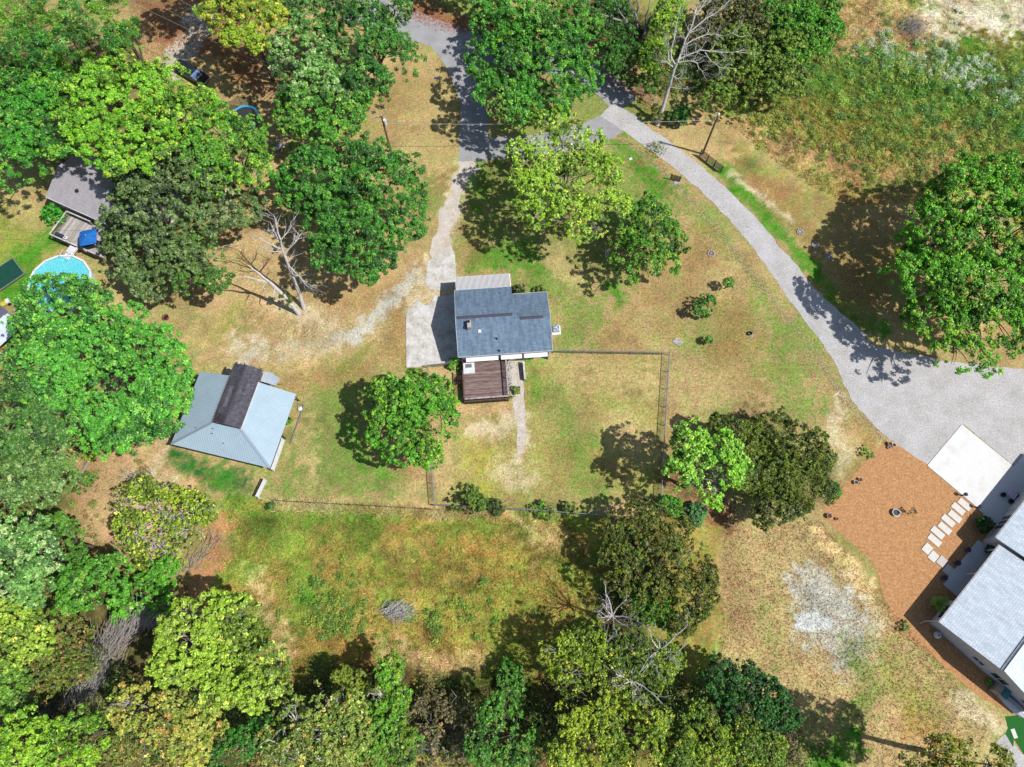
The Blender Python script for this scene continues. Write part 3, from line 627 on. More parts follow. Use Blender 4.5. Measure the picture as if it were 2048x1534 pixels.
# stone edged bed beside the barn
bd = MB(); bd.bar((*bp(13.75, 3.9)[:2], .1), (*bp(13.75, 9.4)[:2], .1), .12, .2); bd.bar((*bp(13.0, 9.4)[:2], .1), (*bp(13.7, 9.4)[:2], .1), .12, .2)
tag(bd.build('bed_edging', M_wood), 'pale edging around the narrow flower bed along the barn', 'edging')
q = PX(*bp(13.3, 8.8)[:2]); rocks('white_rocks', 'small heap of white rocks at the end of the flower bed beside the barn', 'rocks', [q, (q[0] + 1, q[1] + 2)], 22, .1, .25, M_white, None, 1.6)

# white rail fences
def rail_fence(name, label, a, b, hgt, rails, m, posts=2, cat='fence', group=None, w=.05, rh=.12, px=True):
    pa = U(*a) if px else np.array(a); pb = U(*b) if px else np.array(b); t = thing(name, label, cat, pa, 0, group)
    D = pb - pa
    for i in range(posts):
        q = D * i / (posts - 1); MB().box(q[0] - .06, q[0] + .06, q[1] - .06, q[1] + .06, 0, hgt + .08).build('post', m, t)
    for i in range(rails):
        z = hgt * (i + 1) / rails - .04; MB().bar((0, 0, z), (D[0], D[1], z), w, rh).build('rail', m, t)
    return t
rail_fence('rail_fence', 'white board fence section standing along the right wall of the barn', (549, 942), (570, 882), 1.3, 4, M_white, 3, w=.12)
rail_fence('rail_fence', 'short white board fence section at the lower left corner of the lawn', (518, 995), (534, 962), 1.2, 4, M_white, 2, w=.12)
rail_fence('rail_fence', 'low white rail running right from the corner of the short white fence', (520, 997), (551, 1003), .5, 1, M_white, 2)
rail_fence('rail_fence', 'dark metal pipe gate between the barn and the big green tree', (392, 772), (355, 762), 1.1, 4, mat('rusty_pipe', A(96, 86, 82), .6), 3, 'gate', w=.05, rh=.05)
M_rust = mat('rusty_brown_steel', A(112, 92, 78), .7, A(80, 64, 56), 6)
rail_fence('rail_fence', 'long brown slatted fence panel below the right utility pole, beside the gravel drive', (1399, 312), (1441, 345), 1.5, 7, M_rust, 4, rh=.07, w=.06)
rail_fence('rail_fence', 'short brown slatted fence panel on the inner edge of the gravel drive', (1340, 359), (1358, 364), 1.3, 7, M_rust, 2, rh=.07, w=.06)
# chain link fence
def chain_fence(label, pts, hgt=1.15, step=2.6):
    P = [U(*q) for q in pts]; t = thing('chain_link_fence', label, 'fence', P[0])
    wires = MB(); first = None
    for a, b in zip(P[:-1], P[1:]):
        L = np.linalg.norm(b - a); k = max(1, round(L / step)); a_ = a - P[0]; b_ = b - P[0]
        MB().tube([(a_[0], a_[1], hgt), (b_[0], b_[1], hgt)], .042, 6).build('top_rail', M_metal, t)
        for i in range(k + (1 if b is P[-1] else 0)):
            q = a_ + (b_ - a_) * i / k
            if first is None:
                first = MB().cyl(0, 0, 0, hgt + .06, .045, n=8).build('post', M_metal, t); ob = first
            else: ob = first.copy(); COL.objects.link(ob)
            ob.location = (q[0], q[1], 0)
        n = int(L / .16)
        for i in range(n):
            for s in (-1, 1):
                c0 = a_ + (b_ - a_) * (i / n); c1 = a_ + (b_ - a_) * min(1, max(0, (i + s * 6) / n))
                if s == 1 and i + 6 > n or s == -1 and i < 6: continue
                wires.tube([(c0[0], c0[1], .05), (c1[0], c1[1], hgt)], .009, 3, False)
    tag(wires.build('wire_mesh', M_metal, t), kind='stuff')
chain_fence('long galvanised chain link fence around the back yard, running down from the house corner', [(1107, 706), (1336, 710), (1319, 1002), (1317, 1034)])
chain_fence('lower chain link fence along the tall meadow grass behind the house', [(863, 925), (870, 1012), (1060, 1022), (1236, 1035)])
chain_fence('short chain link fence from the slab to the deck beside the house', [(905, 731), (856, 736), (857, 752)])
t = thing('wire_fence', 'old wire fence overgrown with tall dry grass between the lawn and the meadow', 'fence', U(551, 1003))
pp = [U(551, 1003), U(700, 1010), U(862, 1020)]
for i in range(13):
    q = (pp[0] + (pp[2] - pp[0]) * i / 12) - pp[0]; MB().box(q[0] - .05, q[0] + .05, q[1] - .05, q[1] + .05, 0, 1.1).build('post', M_wood, t)
for z in (.4, .75, 1.05): MB().tube([(0, 0, z), tuple((pp[2] - pp[0])[:2]) + (z,)], .012, 4).build('wire', M_wire, t)

# ------------------------------------------------------------------ left neighbour's house, deck and pool
o3 = U(91.5, 394.1, 2.8); LA = math.radians(-24.93)
lh = thing('house', 'house with a pale grey shingle roof half hidden under trees, next to the round pool', 'house', (o3[0], o3[1], 0), LA)
gable_walls(MB(), .35, 16.6, .4, 8.3, 2.8, 4.3, 4.3).build('wall', M_siding, lh)
rb = MB(); rb.slab([(0, 0, 2.84), (17, 0, 2.84), (17, 4.3, 4.45), (0, 4.3, 4.45)], .12); rb.slab([(0, 4.3, 4.45), (17, 4.3, 4.45), (17, 8.65, 2.84), (0, 8.65, 2.84)], .12)
rf = rb.build('roof', M_greyroof, lh)
MB().bar((0, 4.3, 4.48), (17, 4.3, 4.48), .3, .04).build('ridge_cap', mat('ridge_grey', A(168, 162, 164), .9), rf)
MB().box(0, 17, -.07, -.002, 2.66, 2.88).build('gutter', M_white, lh)
MB().lathe(4.35, 2.4, [(.25, 3.7), (.25, 3.95), (.12, 4.0), (.0, 4.02)], 12).build('vent', M_dark, lh)
window(lh, 2.5, 3.6, 1.0, 2.2, .38); window(lh, 6, 7.2, 1.0, 2.2, .38)
d = MB().box(8.6, 9.5, .3, .38, .1, 2.2).build('door', M_white, lh); MB().box(9.35, 9.4, .25, .3, 1.1, 1.2).build('handle', M_metal, d)
# deck by the pool
da = U(106, 475, 1.0); db = U(186, 510, 1.0); DA = math.atan2(db[1] - da[1], db[0] - da[0])
ld = thing('wood_deck', 'weathered grey wooden deck with railings beside the round swimming pool', 'deck', (da[0], da[1], 0), DA)
mats2 = [mat('grey_board_%s' % k, A(*c), .85, A(*c2), 3, stretch=(6, .6, 1)) for k, c, c2 in (('a', (178, 168, 162), (150, 140, 132)), ('b', (206, 198, 192), (170, 160, 152)), ('c', (224, 218, 212), (186, 176, 168)))]
for i in range(52):
    bo = MB().box(i * .16, i * .16 + .14, 0, 4.1 if i < 30 else 5.2, .9, .94).build('deck_board', mats2[rnd.choice((0, 1, 1, 2))], ld)
MB().box(.02, 8.2, .02, 4.1, .7, .895).build('deck_frame', M_wood, ld)
for x, y in ((.1, .1), (4, .1), (8.1, .1), (.1, 4.0), (4, 4.0)): MB().box(x - .06, x + .06, y - .06, y + .06, 0, 1.9).build('post', M_wood, ld)
rail((.05, .05, 0), (4.6, .05, 0), .94, M_oldc, None, ld, M_wood); rail((.05, .05, 0), (.05, 4.1, 0), .94, M_oldc, None, ld, M_wood); rail((.05, 4.1, 0), (4.1, 4.1, 0), .94, M_oldc, None, ld, M_wood); rail((5.8, .05, 0), (8.2, .05, 0), .94, M_oldc, None, ld, M_wood)
def at(px, py, z, rot=0): q = U(px, py, z); return (q[0], q[1], z), rot
um = thing('patio_umbrella', 'square blue patio umbrella open over the grey pool deck', 'umbrella', tuple(U(174, 473, 3.5))[:2] + (.94,), math.radians(12))
hh = 2.35; s_ = 1.18
cv = [(0, 0, hh + .55)]; ring = []
for k in range(16):
    a = math.pi / 4 + k * math.pi / 8; r = s_ * 1.35 if k % 4 == 0 else s_ * (1.02 if k % 4 == 2 else 1.1)
    ring.append((r * math.cos(a), r * math.sin(a), hh - (.05 if k % 4 == 0 else 0)))
MB().add(cv + ring, [(0, 1 + k, 1 + (k + 1) % 16) for k in range(16)] + [(0, 1 + (k + 1) % 16, 1 + k) for k in range(0)]).build('canopy', mat('blue_canvas', A(30, 120, 205), .8, A(26, 108, 192), 1.5), um)
MB().cyl(0, 0, 0, hh + .62, .03, n=8).build('pole', M_metal, um); MB().lathe(0, 0, [(.07, hh + .54), (.05, hh + .68), (0, hh + .7)], 8).build('finial', M_white, um)
for k in range(4):
    a = math.pi / 4 + k * math.pi / 2; MB().bar((0, 0, hh + .5), (s_ * 1.33 * math.cos(a), s_ * 1.33 * math.sin(a), hh - .07), .03).build('rib', M_metal, um)
tb = thing('patio_table', 'black patio table under the blue umbrella', 'table', tuple(U(179, 490, .94)), .3)
MB().lathe(0, 0, [(.75, .7), (.75, .74)], 20).build('tabletop', M_dark, tb); MB().cyl(0, 0, 0, .7, .06, n=8).build('pedestal', M_dark, tb)
def patio_chair(label, loc, rot, m=M_dark, group='black chairs on the pool deck'):
    t = thing('patio_chair', label, 'chair', loc, rot, group)
    for i in range(5): MB().box(-.25, .25, -.25 + i * .1, -.17 + i * .1, .42, .45).build('seat_slat', m, t)
    MB().slab([(-.25, .25, .45), (.25, .25, .45), (.25, .42, 1.0), (-.25, .42, 1.0)], .04).build('backrest', m, t)
    for x in (-.23, .23):
        for y in (-.22, .22): MB().box(x - .02, x + .02, y - .02, y + .02, 0, .42).build('leg', m, t)
    return t
c1 = patio_chair('black slatted chair at the right end of the pool deck, nearest the blue umbrella', tuple(U(197, 487, .94)), 1.2)
copy_tree(c1, tuple(U(209, 494, .94)), .4, 'black slatted chair farthest right on the pool deck, half under the olive tree')
gr = thing('barbecue_grill', 'dark blue covered barbecue grill with a white side shelf on the pool deck', 'grill', tuple(U(128, 477, .94)), DA)
MB().lathe(0, 0, [(.01, 0), (.01, .01)], 4)
hd = MB(); 
hd.add([(x, .28 * math.cos(a), .8 + .28 * math.sin(a)) for x in (-.75, .45) for a in [k * math.pi / 8 for k in range(9)]], [(k, k + 1, k + 10, k + 9) for k in range(8)] + [tuple(range(9))[::-1], tuple(range(9, 18))]); hd.build('lid', mat('navy_lid', A(62, 66, 92), .5), gr)
MB().bevbox(-.7, .4, -.26, .26, .1, .8, .03).build('cabinet', M_dark, gr); MB().bevbox(.5, 1.05, -.25, .25, .78, .86, .03).build('side_shelf', M_white, gr); MB().box(.6, .9, -.1, .1, .86, .9).build('burner', M_metal, gr)
for x in (-.5, .2): MB().cyl(x, 0, .0, .1, .06, n=8).build('wheel', M_dark, gr)
ht = thing('hot_tub', 'white hot tub with moulded seats between the grey roofed house and the pool deck', 'hot tub', tuple(U(160, 447, .6))[:2] + (.1,), DA)
MB().bevbox(-1.05, 1.05, -.8, .8, 0, .8, .12).build('shell', M_white, ht)
for x, y in ((-.6, .3), (-.1, .35), (.5, .3), (-.6, -.3), (0, -.3), (.55, -.3)): MB().lathe(x, y, [(.2, .802), (.2, .81), (.14, .805)], 12).build('seat', mat('tub_seat', A(170, 168, 170), .4), ht)
# pool
pc = U(119, 566, 1.2); PR = 4.35
po = thing('swimming_pool', 'round above ground swimming pool with white rim and turquoise water, partly under a green tree', 'pool', (pc[0], pc[1], 0))
M_rim = mat('pool_rim', A(246, 244, 240), .4); N_ = 14
MB().lathe(0, 0, [(PR - .03, 0), (PR - .03, 1.2)], N_, False).build('pool_wall', mat('pool_wall', A(210, 214, 220), .5), po)
for k in range(N_):
    a0 = 2 * math.pi * k / N_ + .01; a1 = 2 * math.pi * (k + 1) / N_ - .01
    MB().slab([((PR - .16) * math.cos(a0), (PR - .16) * math.sin(a0), 1.26), ((PR + .12) * math.cos(a0), (PR + .12) * math.sin(a0), 1.26), ((PR + .12) * math.cos(a1), (PR + .12) * math.sin(a1), 1.26), ((PR - .16) * math.cos(a1), (PR - .16) * math.sin(a1), 1.26)], .07).build('rim_cap', M_rim, po)
m = new_mat('pool_water'); n = m.node_tree.nodes; l = m.node_tree.links; b = n['Principled BSDF']; b.inputs['Roughness'].default_value = .05
vo = n.new('ShaderNodeTexVoronoi'); vo.feature = 'DISTANCE_TO_EDGE'; vo.inputs['Scale'].default_value = 3.2; tc = n.new('ShaderNodeTexCoord'); no = n.new('ShaderNodeTexNoise'); no.inputs['Scale'].default_value = 2
ad = n.new('ShaderNodeVectorMath'); ad.operation = 'ADD'; l.new(tc.outputs['Object'], ad.inputs[0]); l.new(no.outputs['Color'], ad.inputs[1]); l.new(ad.outputs[0], vo.inputs['Vector'])
cr_ = n.new('ShaderNodeValToRGB'); cr_.color_ramp.elements[0].color = (*A(140, 234, 240), 1); cr_.color_ramp.elements[1].color = (*A(86, 214, 228), 1); cr_.color_ramp.elements[0].position = .02; cr_.color_ramp.elements[1].position = .2  # paler web: light on the ripple crests painted into the water colour
l.new(vo.outputs['Distance'], cr_.inputs[0]); l.new(cr_.outputs[0], b.inputs['Base Color'])
MB().cyl(0, 0, .9, 1.05, PR - .05, n=N_).build('water', m, po)
sp = thing('pool_steps', 'white plastic pool ladder platform between the deck and the pool', 'steps', tuple(U(158, 508, .0)), DA)
MB().bevbox(-.9, .2, -.8, .6, .9, 1.3, .04).build('platform', M_white, sp)
for i in range(3): MB().box(-.8 + .02 * i, .1, -1.2 - i * .35, -.85 - i * .35, 1.15 - i * .12, 1.2 - i * .12).build('tread', M_white, sp)
for x in (-.9, .2): MB().tube([(x, -.8, 1.2), (x, -.8, 1.9), (x, -1.8, 1.7), (x, -2, .95)], .03, 6).build('handrail', M_white, sp)
q0 = U(-14, 560, 1.0); 
tp = thing('tarp_frame', 'dark green tarp on a low grey frame at the left edge of the photo', 'tarp', (q0[0], q0[1], 0), math.radians(-48))
MB().bevbox(-1.6, 1.6, -2.6, 3.6, .5, .62, .05).build('tarp', mat('green_tarp', A(20, 84, 66), .7, A(16, 70, 56), 2), tp)
for x, y in ((-1.5, -2.5), (1.5, -2.5), (-1.5, 3.5), (1.5, 3.5)): MB().box(x - .06, x + .06, y - .06, y + .06, 0, .5).build('leg', M_metal, tp)
for x in (-1.66, 1.66): MB().box(x - .05, x + .05, -2.7, 3.7, .48, .62).build('edge_rail', M_metal, tp)
for y in (-2.66, 3.66): MB().box(-1.6, 1.6, y - .05, y + .05, .48, .62).build('edge_rail', M_metal, tp)
# lower left cottage
o5 = U(-4, 606, 2.7)
ct = thing('cottage', 'small cottage with slate and white roofs under the big green tree at the left edge', 'house', (o5[0], o5[1], 0), math.radians(-38))
MB().box(-5.6, 2.6, -4.8, -.2, 0, 2.6).build('wall', M_siding, ct)
MB().slab([(-6, -5, 2.7), (-1.4, -5, 3.6), (-1.4, 0, 3.6), (-6, 0, 2.7)], .1).build('roof', M_slate, ct); MB().slab([(-1.4, -5, 3.6), (2.2, -5, 2.9), (2.2, 0, 2.9), (-1.4, 0, 3.6)], .1).build('roof', M_slate, ct)
MB().slab([(2.2, -4.9, 2.86), (5.0, -4.9, 2.5), (5.0, -.6, 2.5), (2.2, -.6, 2.86)], .07).build('porch_roof', M_whiteroof, ct)
for x, y in ((4.8, -4.7), (4.8, -.8)): MB().box(x - .06, x + .06, y - .06, y + .06, 0, 2.44).build('post', M_white, ct)
MB().box(1.0, 1.9, -4.87, -4.8, .05, 2.1).build('door', M_white, ct)
lw = thing('lawn_mower', 'yellow and white garden machine parked on grass beside the cottage', 'lawn mower', tuple(U(11, 610)), .6)
MB().bevbox(-.5, .4, -.3, .3, .25, .6, .08).build('hood', mat('yellow_paint', A(220, 200, 60), .4), lw); MB().bevbox(.4, .9, -.3, .3, .3, .75, .06).build('seat', M_white, lw)
for x, y in ((-.4, -.38), (-.4, .38), (.6, -.4), (.6, .4)): MB().add([(x + .22 * math.cos(a), y + s, .22 + .22 * math.sin(a)) for s in (-.08, .08) for a in [k * math.pi / 5 for k in range(10)]], [tuple(range(10)), tuple(range(19, 9, -1))] + [(k, k + 10, (k + 1) % 10 + 10, (k + 1) % 10) for k in range(10)]).build('wheel', M_dark, lw)
oc = patio_chair('orange garden chair on bare ground below the cottage', tuple(U(5, 697)), .5, mat('orange_fabric', A(230, 140, 60), .8), None); 
dkb = thing('small_bridge', 'small grey boarded platform showing through the big green tree above the cottage', 'platform', tuple(U(44, 618, .2)), -.5)
for i in range(10): MB().box(-1.0, 1.0, -.8 + i * .16, -.66 + i * .16, 0, .05).build('board', mats2[i % 2], dkb)
fp = thing('fire_pit', 'rusty red round fire pit at the edge of shade below the olive tree', 'fire pit', tuple(U(333, 636)))
MB().lathe(0, 0, [(.38, 0), (.45, .35), (.4, .36), (.33, .1)], 14).build('bowl', mat('rusty_red', A(150, 84, 76), .8), fp)
MB().lathe(0, 0, [(.3, .13), (.2, .2), (0, .22)], 12).build('ashes', M_dark, fp)

# ------------------------------------------------------------------ pickup, trampoline, swing
q = U(386, 152); tk = thing('pickup_truck', 'black pickup truck with open bed, half under the lime green tree', 'pickup truck', q, math.radians(-34))
M_car = mat('black_car_paint', A(40, 42, 50), .25, spec=.6); M_tyre = mat('tyre', A(40, 40, 42), .9)
bo = MB(); bo.bevbox(-2.9, -1.2, -.95, .95, .35, 1.1, .1); bo.bevbox(-1.2, .75, -.97, .97, .35, 1.12, .05)
bo.box(.75, 2.75, -.97, -.85, .5, 1.15); bo.box(.75, 2.75, .85, .97, .5, 1.15); bo.box(.75, 2.75, -.85, .85, .5, .6); bo.build('body', M_car, tk)
MB().box(2.7, 2.78, -.84, .84, .6, 1.14).build('tailgate', M_car, tk); MB().bevbox(2.8, 3.0, -.95, .95, .35, .6, .04).build('bumper', M_metal, tk); MB().bevbox(-3.05, -2.9, -.93, .93, .35, .6, .03).build('bumper', M_metal, tk)
cb = MB().add([(-1.3, -.88, 1.12), (.7, -.88, 1.12), (.7, .88, 1.12), (-1.3, .88, 1.12), (-.6, -.72, 1.75), (.5, -.72, 1.75), (.5, .72, 1.75), (-.6, .72, 1.75)], [(4, 5, 6, 7), (0, 1, 5, 4), (1, 2, 6, 5), (2, 3, 7, 6), (3, 0, 4, 7)]).build('cab', M_car, tk)
MB().add([(-1.28, -.78, 1.17), (-1.28, .78, 1.17), (-.66, .68, 1.72), (-.66, -.68, 1.72)], [(0, 1, 2, 3)]).build('windshield', M_glass, cb).location = (-.02, 0, .02)
MB().add([(.7, -.78, 1.2), (.7, .78, 1.2), (.53, .68, 1.7), (.53, -.68, 1.7)], [(0, 1, 2, 3)]).build('rear_window', M_glass, cb).location = (.02, 0, 0)
MB().box(.8, 2.68, -.83, .83, .6, .63).build('bed_liner', mat('bed_liner', A(190, 188, 186), .6, A(110, 108, 108), 2), tk); MB().box(2.0, 2.68, -.83, .83, 1.0, 1.04).build('tonneau', M_dark, tk)
MB().box(.8, 1.2, -.8, .8, .63, 1.22).build('toolbox', mat('blue_steel', A(120, 150, 200), .3), tk)
for x, y in ((-2.0, -.9), (-2.0, .9), (1.9, -.9), (1.9, .9)):
    wh = MB().add([(x + .4 * math.cos(a), y + s, .4 + .4 * math.sin(a)) for s in (-.12, .12) for a in [k * math.pi / 7 for k in range(14)]], [tuple(range(14)), tuple(range(27, 13, -1))] + [(k, k + 14, (k + 1) % 14 + 14, (k + 1) % 14) for k in range(14)]).build('wheel', M_tyre, tk)
for y in (-.65, .65): MB().box(-2.92, -2.88, y - .2, y + .2, .75, .95).build('headlight', M_white, tk); MB().box(2.78, 2.81, y * 1.35 - .07, y * 1.35 + .07, .7, 1.05).build('tail_light', mat('red_lens', A(180, 30, 30), .3), tk)
q = U(489, 234, .9); tr = thing('trampoline', 'round trampoline with blue pad and dark safety net beside the lime green tree', 'trampoline', (q[0], q[1], 0))
MB().cyl(0, 0, .86, .9, 1.85, n=28).build('jumping_mat', mat('black_mat', A(66, 64, 70), .8, A(56, 54, 60), 3), tr)
MB().lathe(0, 0, [(1.88, .9), (2.0, .96), (2.2, .95), (2.25, .88), (1.88, .86)], 28, False).build('edge_pad', mat('cyan_pad', A(60, 185, 230), .5), tr)
m = new_mat('safety_net'); n = m.node_tree.nodes; l = m.node_tree.links; b = n['Principled BSDF']; b.inputs['Base Color'].default_value = (.03, .025, .02, 1); b.inputs['Roughness'].default_value = .9; b.inputs['Alpha'].default_value = .55
net = MB(); PN = 8; rr_ = 2.27
for k in range(PN):
    a0 = 2 * math.pi * k / PN + .3; a1 = 2 * math.pi * (k + 1) / PN + .3
    net.add([(rr_ * math.cos(a0), rr_ * math.sin(a0), .95), (rr_ * math.cos(a1), rr_ * math.sin(a1), .95), (2.5 * math.cos(a1), 2.5 * math.sin(a1), 2.75), (2.25 * math.cos((a0 + a1) / 2), 2.25 * math.sin((a0 + a1) / 2), 2.6), (2.5 * math.cos(a0), 2.5 * math.sin(a0), 2.75)], [(0, 1, 2, 3, 4)])
    MB().tube([(rr_ * math.cos(a0), rr_ * math.sin(a0), 0), (rr_ * math.cos(a0), rr_ * math.sin(a0), .95), (2.52 * math.cos(a0), 2.52 * math.sin(a0), 2.8)], .035, 6).build('net_pole', M_dark, tr)
net.build('safety_net', m, tr)
q = U(560, 298); sw = thing('garden_swing', 'garden swing bench with a pale seat and wooden frame, under trees beside the mowed lawn', 'bench', q, math.radians(27))
MB().bevbox(-.8, .8, -.35, .25, .45, .55, .04).build('seat', mat('pale_cushion', A(222, 222, 226), .8), sw); MB().slab([(-.8, .25, .5), (.8, .25, .5), (.8, .5, 1.0), (-.8, .5, 1.0)], .06).build('backrest', M_wood, sw)
MB().bar((-1.2, .3, 1.95), (1.2, .3, 1.95), .12).build('top_beam', M_wood, sw)
for x in (-1.15, 1.15):
    for y in (-.6, 1.1): MB().bar((x, .3, 1.95), (x, y, 0), .09).build('leg', M_wood, sw)
for x in (-.75, .75): MB().tube([(x, .3, 1.9), (x, 0, .5)], .012, 4).build('chain', M_metal, sw)

# ------------------------------------------------------------------ utility poles and wires
def upole(label, base, ht_, top_px):
    b = U(*base); t_ = U(*top_px, ht_); t = thing('utility_pole', label, 'utility pole', b)
    d = t_ - b; MB().tube([(0, 0, 0), tuple(d * .5), tuple(d)], [.17, .15, .12], 10).build('pole', mat('pole_wood', A(150, 116, 92), .9, A(120, 100, 88), 3), t)
    return t, d
p1, d1 = upole('brown utility pole with a white transformer, on dry grass beside the dark green maple', (782, 303), 8.8, (763, 232))
MB().tube([(d1[0] * .82 + .3, d1[1] * .82 - .1, 7.0), (d1[0] * .82 + .3, d1[1] * .82 - .1, 8.0)], .24, 12).build('transformer', M_white, p1)
ca = MB(); tp_ = Vector(d1); ca.bar(tp_ + Vector((-1.0, -.1, -.2)), tp_ + Vector((.1, .1, -.3)), .09); ca.bar(tp_ + Vector((0, 0, -.3)), tp_ + Vector((.55, .9, -.1)), .09); ca.build('crossarm', M_metal, p1)
for q in ((-1.0, -.1, -.05), (.55, .9, .05), (0, 0, .1), (-.5, 0, -.1)): MB().lathe(tp_.x + q[0], tp_.y + q[1], [(.05, tp_.z + q[2]), (.08, tp_.z + q[2] + .08), (.04, tp_.z + q[2] + .2)], 8).build('insulator', M_white, p1)
p2, d2 = upole('bare grey brown utility pole standing behind the brown slatted fence by the gravel drive', (1405, 308), 8.6, (1437.5, 228))
tp2 = Vector(d2); MB().bar(tp2 + Vector((-.9, 0, -.9)), tp2 + Vector((0, 0, -.5)), .07).build('bracket', M_metal, p2); MB().lathe(tp2.x, tp2.y, [(.13, tp2.z - .3), (.2, tp2.z - .1), (.16, tp2.z + .1), (.05, tp2.z + .15)], 10).build('cap', M_white, p2)
def wire(label, a, b, sag, r, m, cat='cable', group=None):
    a = Vector(a); b = Vector(b); pts = [a.lerp(b, i / 24) - Vector((0, 0, sag * 4 * (i / 24) * (1 - i / 24))) for i in range(25)]
    ob = MB().tube(pts, r, 4).build('overhead_cable', m); tag(ob, label, cat, group)
P1 = U(763, 232, 8.8); P2 = U(1437.5, 228, 8.6)
wire('lowest of three overhead cables crossing the shaded drive at the upper left', (*P1[:2], 8.75), U(225, -15, 9), .6, .018, M_wire2)
wire('middle of three overhead cables crossing the shaded drive at the upper left', (P1[0] - 1, P1[1] - .1, 8.7), U(245, -30, 9.6), .5, .015, M_wire2)
wire('topmost of three overhead cables crossing the shaded drive at the upper left', (P1[0] + .5, P1[1] + .9, 8.85), U(290, -40, 9.8), .4, .018, M_wire2)
wire('thick service cable running right from the pole with the transformer, over the asphalt', (P1[0], P1[1], 7.3), (P2[0], P2[1], 7.4), .5, .03, M_wire2)
wire('upper thin overhead cable across the green lawn near the pool deck', U(-30, 457, 6), U(300, 462, 6), .2, .014, M_wire); wire('lower thin overhead cable across the green lawn near the pool deck', U(-30, 476, 6), U(300, 488, 6), .2, .014, M_wire)
wire('pale guy wire slanting from the grey pole to its ground anchor', (P2[0], P2[1], 8.3), U(1441, 312, .1), .0, .02, M_wire2)
wire('guy wire from the pole with the transformer down to a yellow guard', (P1[0], P1[1], 8.2), U(842, 376, .1), 0, .018, M_wire2)
pa = U(842, 376, .05); pb = np.array([P1[0], P1[1], 8.2]); tag(MB().tube([tuple(pa), tuple(pa + (pb - pa) * .28)], .05, 6).build('guy_guard', mat('yellow_plastic', A(226, 190, 60), .5)), 'yellow plastic guard on the lower end of the guy wire beside the maple', 'guy guard')

# ------------------------------------------------------------------ right hand house
o6 = U(1879, 1245, 3.2); RA = math.radians(44.6)
rh = thing('house', 'white house with a pale shingled metal roof at the right edge beside the orange gravel', 'house', (o6[0], o6[1], 0), RA)
ZR = 5.15
def rp(x, y, z=0): c, s = math.cos(RA), math.sin(RA); return (o6[0] + x * c - y * s, o6[1] + x * s + y * c, z)
M_wall2 = mat('white_stucco', A(226, 226, 232), .8, A(212, 212, 220), 2)
wl = MB()
# gable block walls, front wall set back behind the porch
wl.add([(.4, -.45, 0), (.4, -14.5, 0), (.4, -14.5, 3.15), (.4, -7.5, 5.0), (.4, -.45, 3.15)], [(0, 4, 3, 2, 1)])
wl.box(.41, 4.0, -.65, -.45, 0, 3.15); wl.box(3.8, 4.0, -2.6, -.66, 0, 3.15); wl.box(4.0, 12.9, -2.7, -2.5, 0, 3.6)
wl.box(12.9, 13.1, -2.5, .35, 0, 3.3); wl.box(13.1, 27, .3, .5, 0, 3.3); wl.box(.41, 27, -14.6, -14.4, 0, 3.1)
wl.build('wall', M_wall2, rh)
rb = MB(); rb.slab([(0, 0, 3.2), (12.6, 0, 3.2), (12.6, -7.5, ZR), (0, -7.5, ZR)][::-1], .14); rf = rb.build('roof', M_whiteroof, rh)
rb = MB(); rb.slab([(0, -7.5, ZR), (12.6, -7.5, ZR), (12.6, -15, 3.2), (0, -15, 3.2)][::-1], .14); rb.build('roof', M_whiteroof, rh)
rb = MB(); rb.slab([(12.75, .9, 3.5), (27.5, .9, 3.5), (27.5, -7.5, 5.75), (12.75, -7.5, 5.75)][::-1], .14); rb.slab([(12.75, -7.5, 5.75), (27.5, -7.5, 5.75), (27.5, -15, 3.5), (12.75, -15, 3.5)][::-1], .14); rb.build('roof', M_whiteroof, rh)
MB().bar((0, -7.3, ZR + .06), (5.2, -7.3, ZR + .06), .3, .05).build('ridge_cap', mat('white_cap', A(214, 222, 230), .5), rf); MB().bar((.0, -6.98, ZR + .0), (5.2, -6.98, ZR + .0), .1, .04).build('ridge_gap', M_dark, rf)
for x0, x1, y, z in ((0, 12.5, .06, 3.2), (12.8, 27.4, .96, 3.5)):
    g_ = MB().box(x0, x1, y - .05, y + .08, z - .14, z - .0).build('gutter', M_white, rh)
    gg = MB().box(x0 + .02, x1 - .02, y - .02, y + .05, z + .003, z + .007).build('gutter_channel', M_dark, g_)
    k = int((x1 - x0) / .9)
    for i in range(k): MB().box(x0 + .3 + i * .9, x0 + .36 + i * .9, y - .05, y + .08, z + .008, z + .02).build('hanger', M_white, g_)
MB().slab([(.37, -7.0, 4.9), (.39, -7.0, 4.9), (.39, -8.0, 4.9), (.37, -8.0, 4.9)], .02)
window(rh, -6.0 - 1.0, -5.7, 1.2, 1.8, .4, -1, 'y'); window(rh, -9.9, -8.1, 1.1, 2.3, .4, -1, 'y'); window(rh, -13.6, -12.2, 1.1, 2.2, .4, -1, 'y')
window(rh, 1.2, 3.2, .9, 2.3, -.45, 1, 'x'); window(rh, 6, 8, 1, 2.3, -2.5, 1, 'x')
dd = MB().box(9.2, 10.2, -2.49, -2.42, .1, 2.2).build('door', M_white, rh); MB().box(10.05, 10.1, -2.42, -2.36, 1.1, 1.2).build('handle', M_metal, dd)
for x in (15.2, 16.0, 16.8): MB().box(x, x + .5, .5, .56, .6, 2.3).build('shutter', mat('shutter_%d' % x, A(90, 96, 110), .6), rh)
gd = MB().box(18.5, 23.4, .5, .56, .05, 2.4).build('garage_door', M_white, rh)
for z in (.6, 1.2, 1.8): MB().box(18.55, 23.35, .561, .575, z, z + .03).build('door_groove', M_metal, gd)
MB().tube([(.1, .1, 3.0), (.1, .15, .4), (-.5, .35, .1)], .06, 6).build('downspout', M_white, rh)
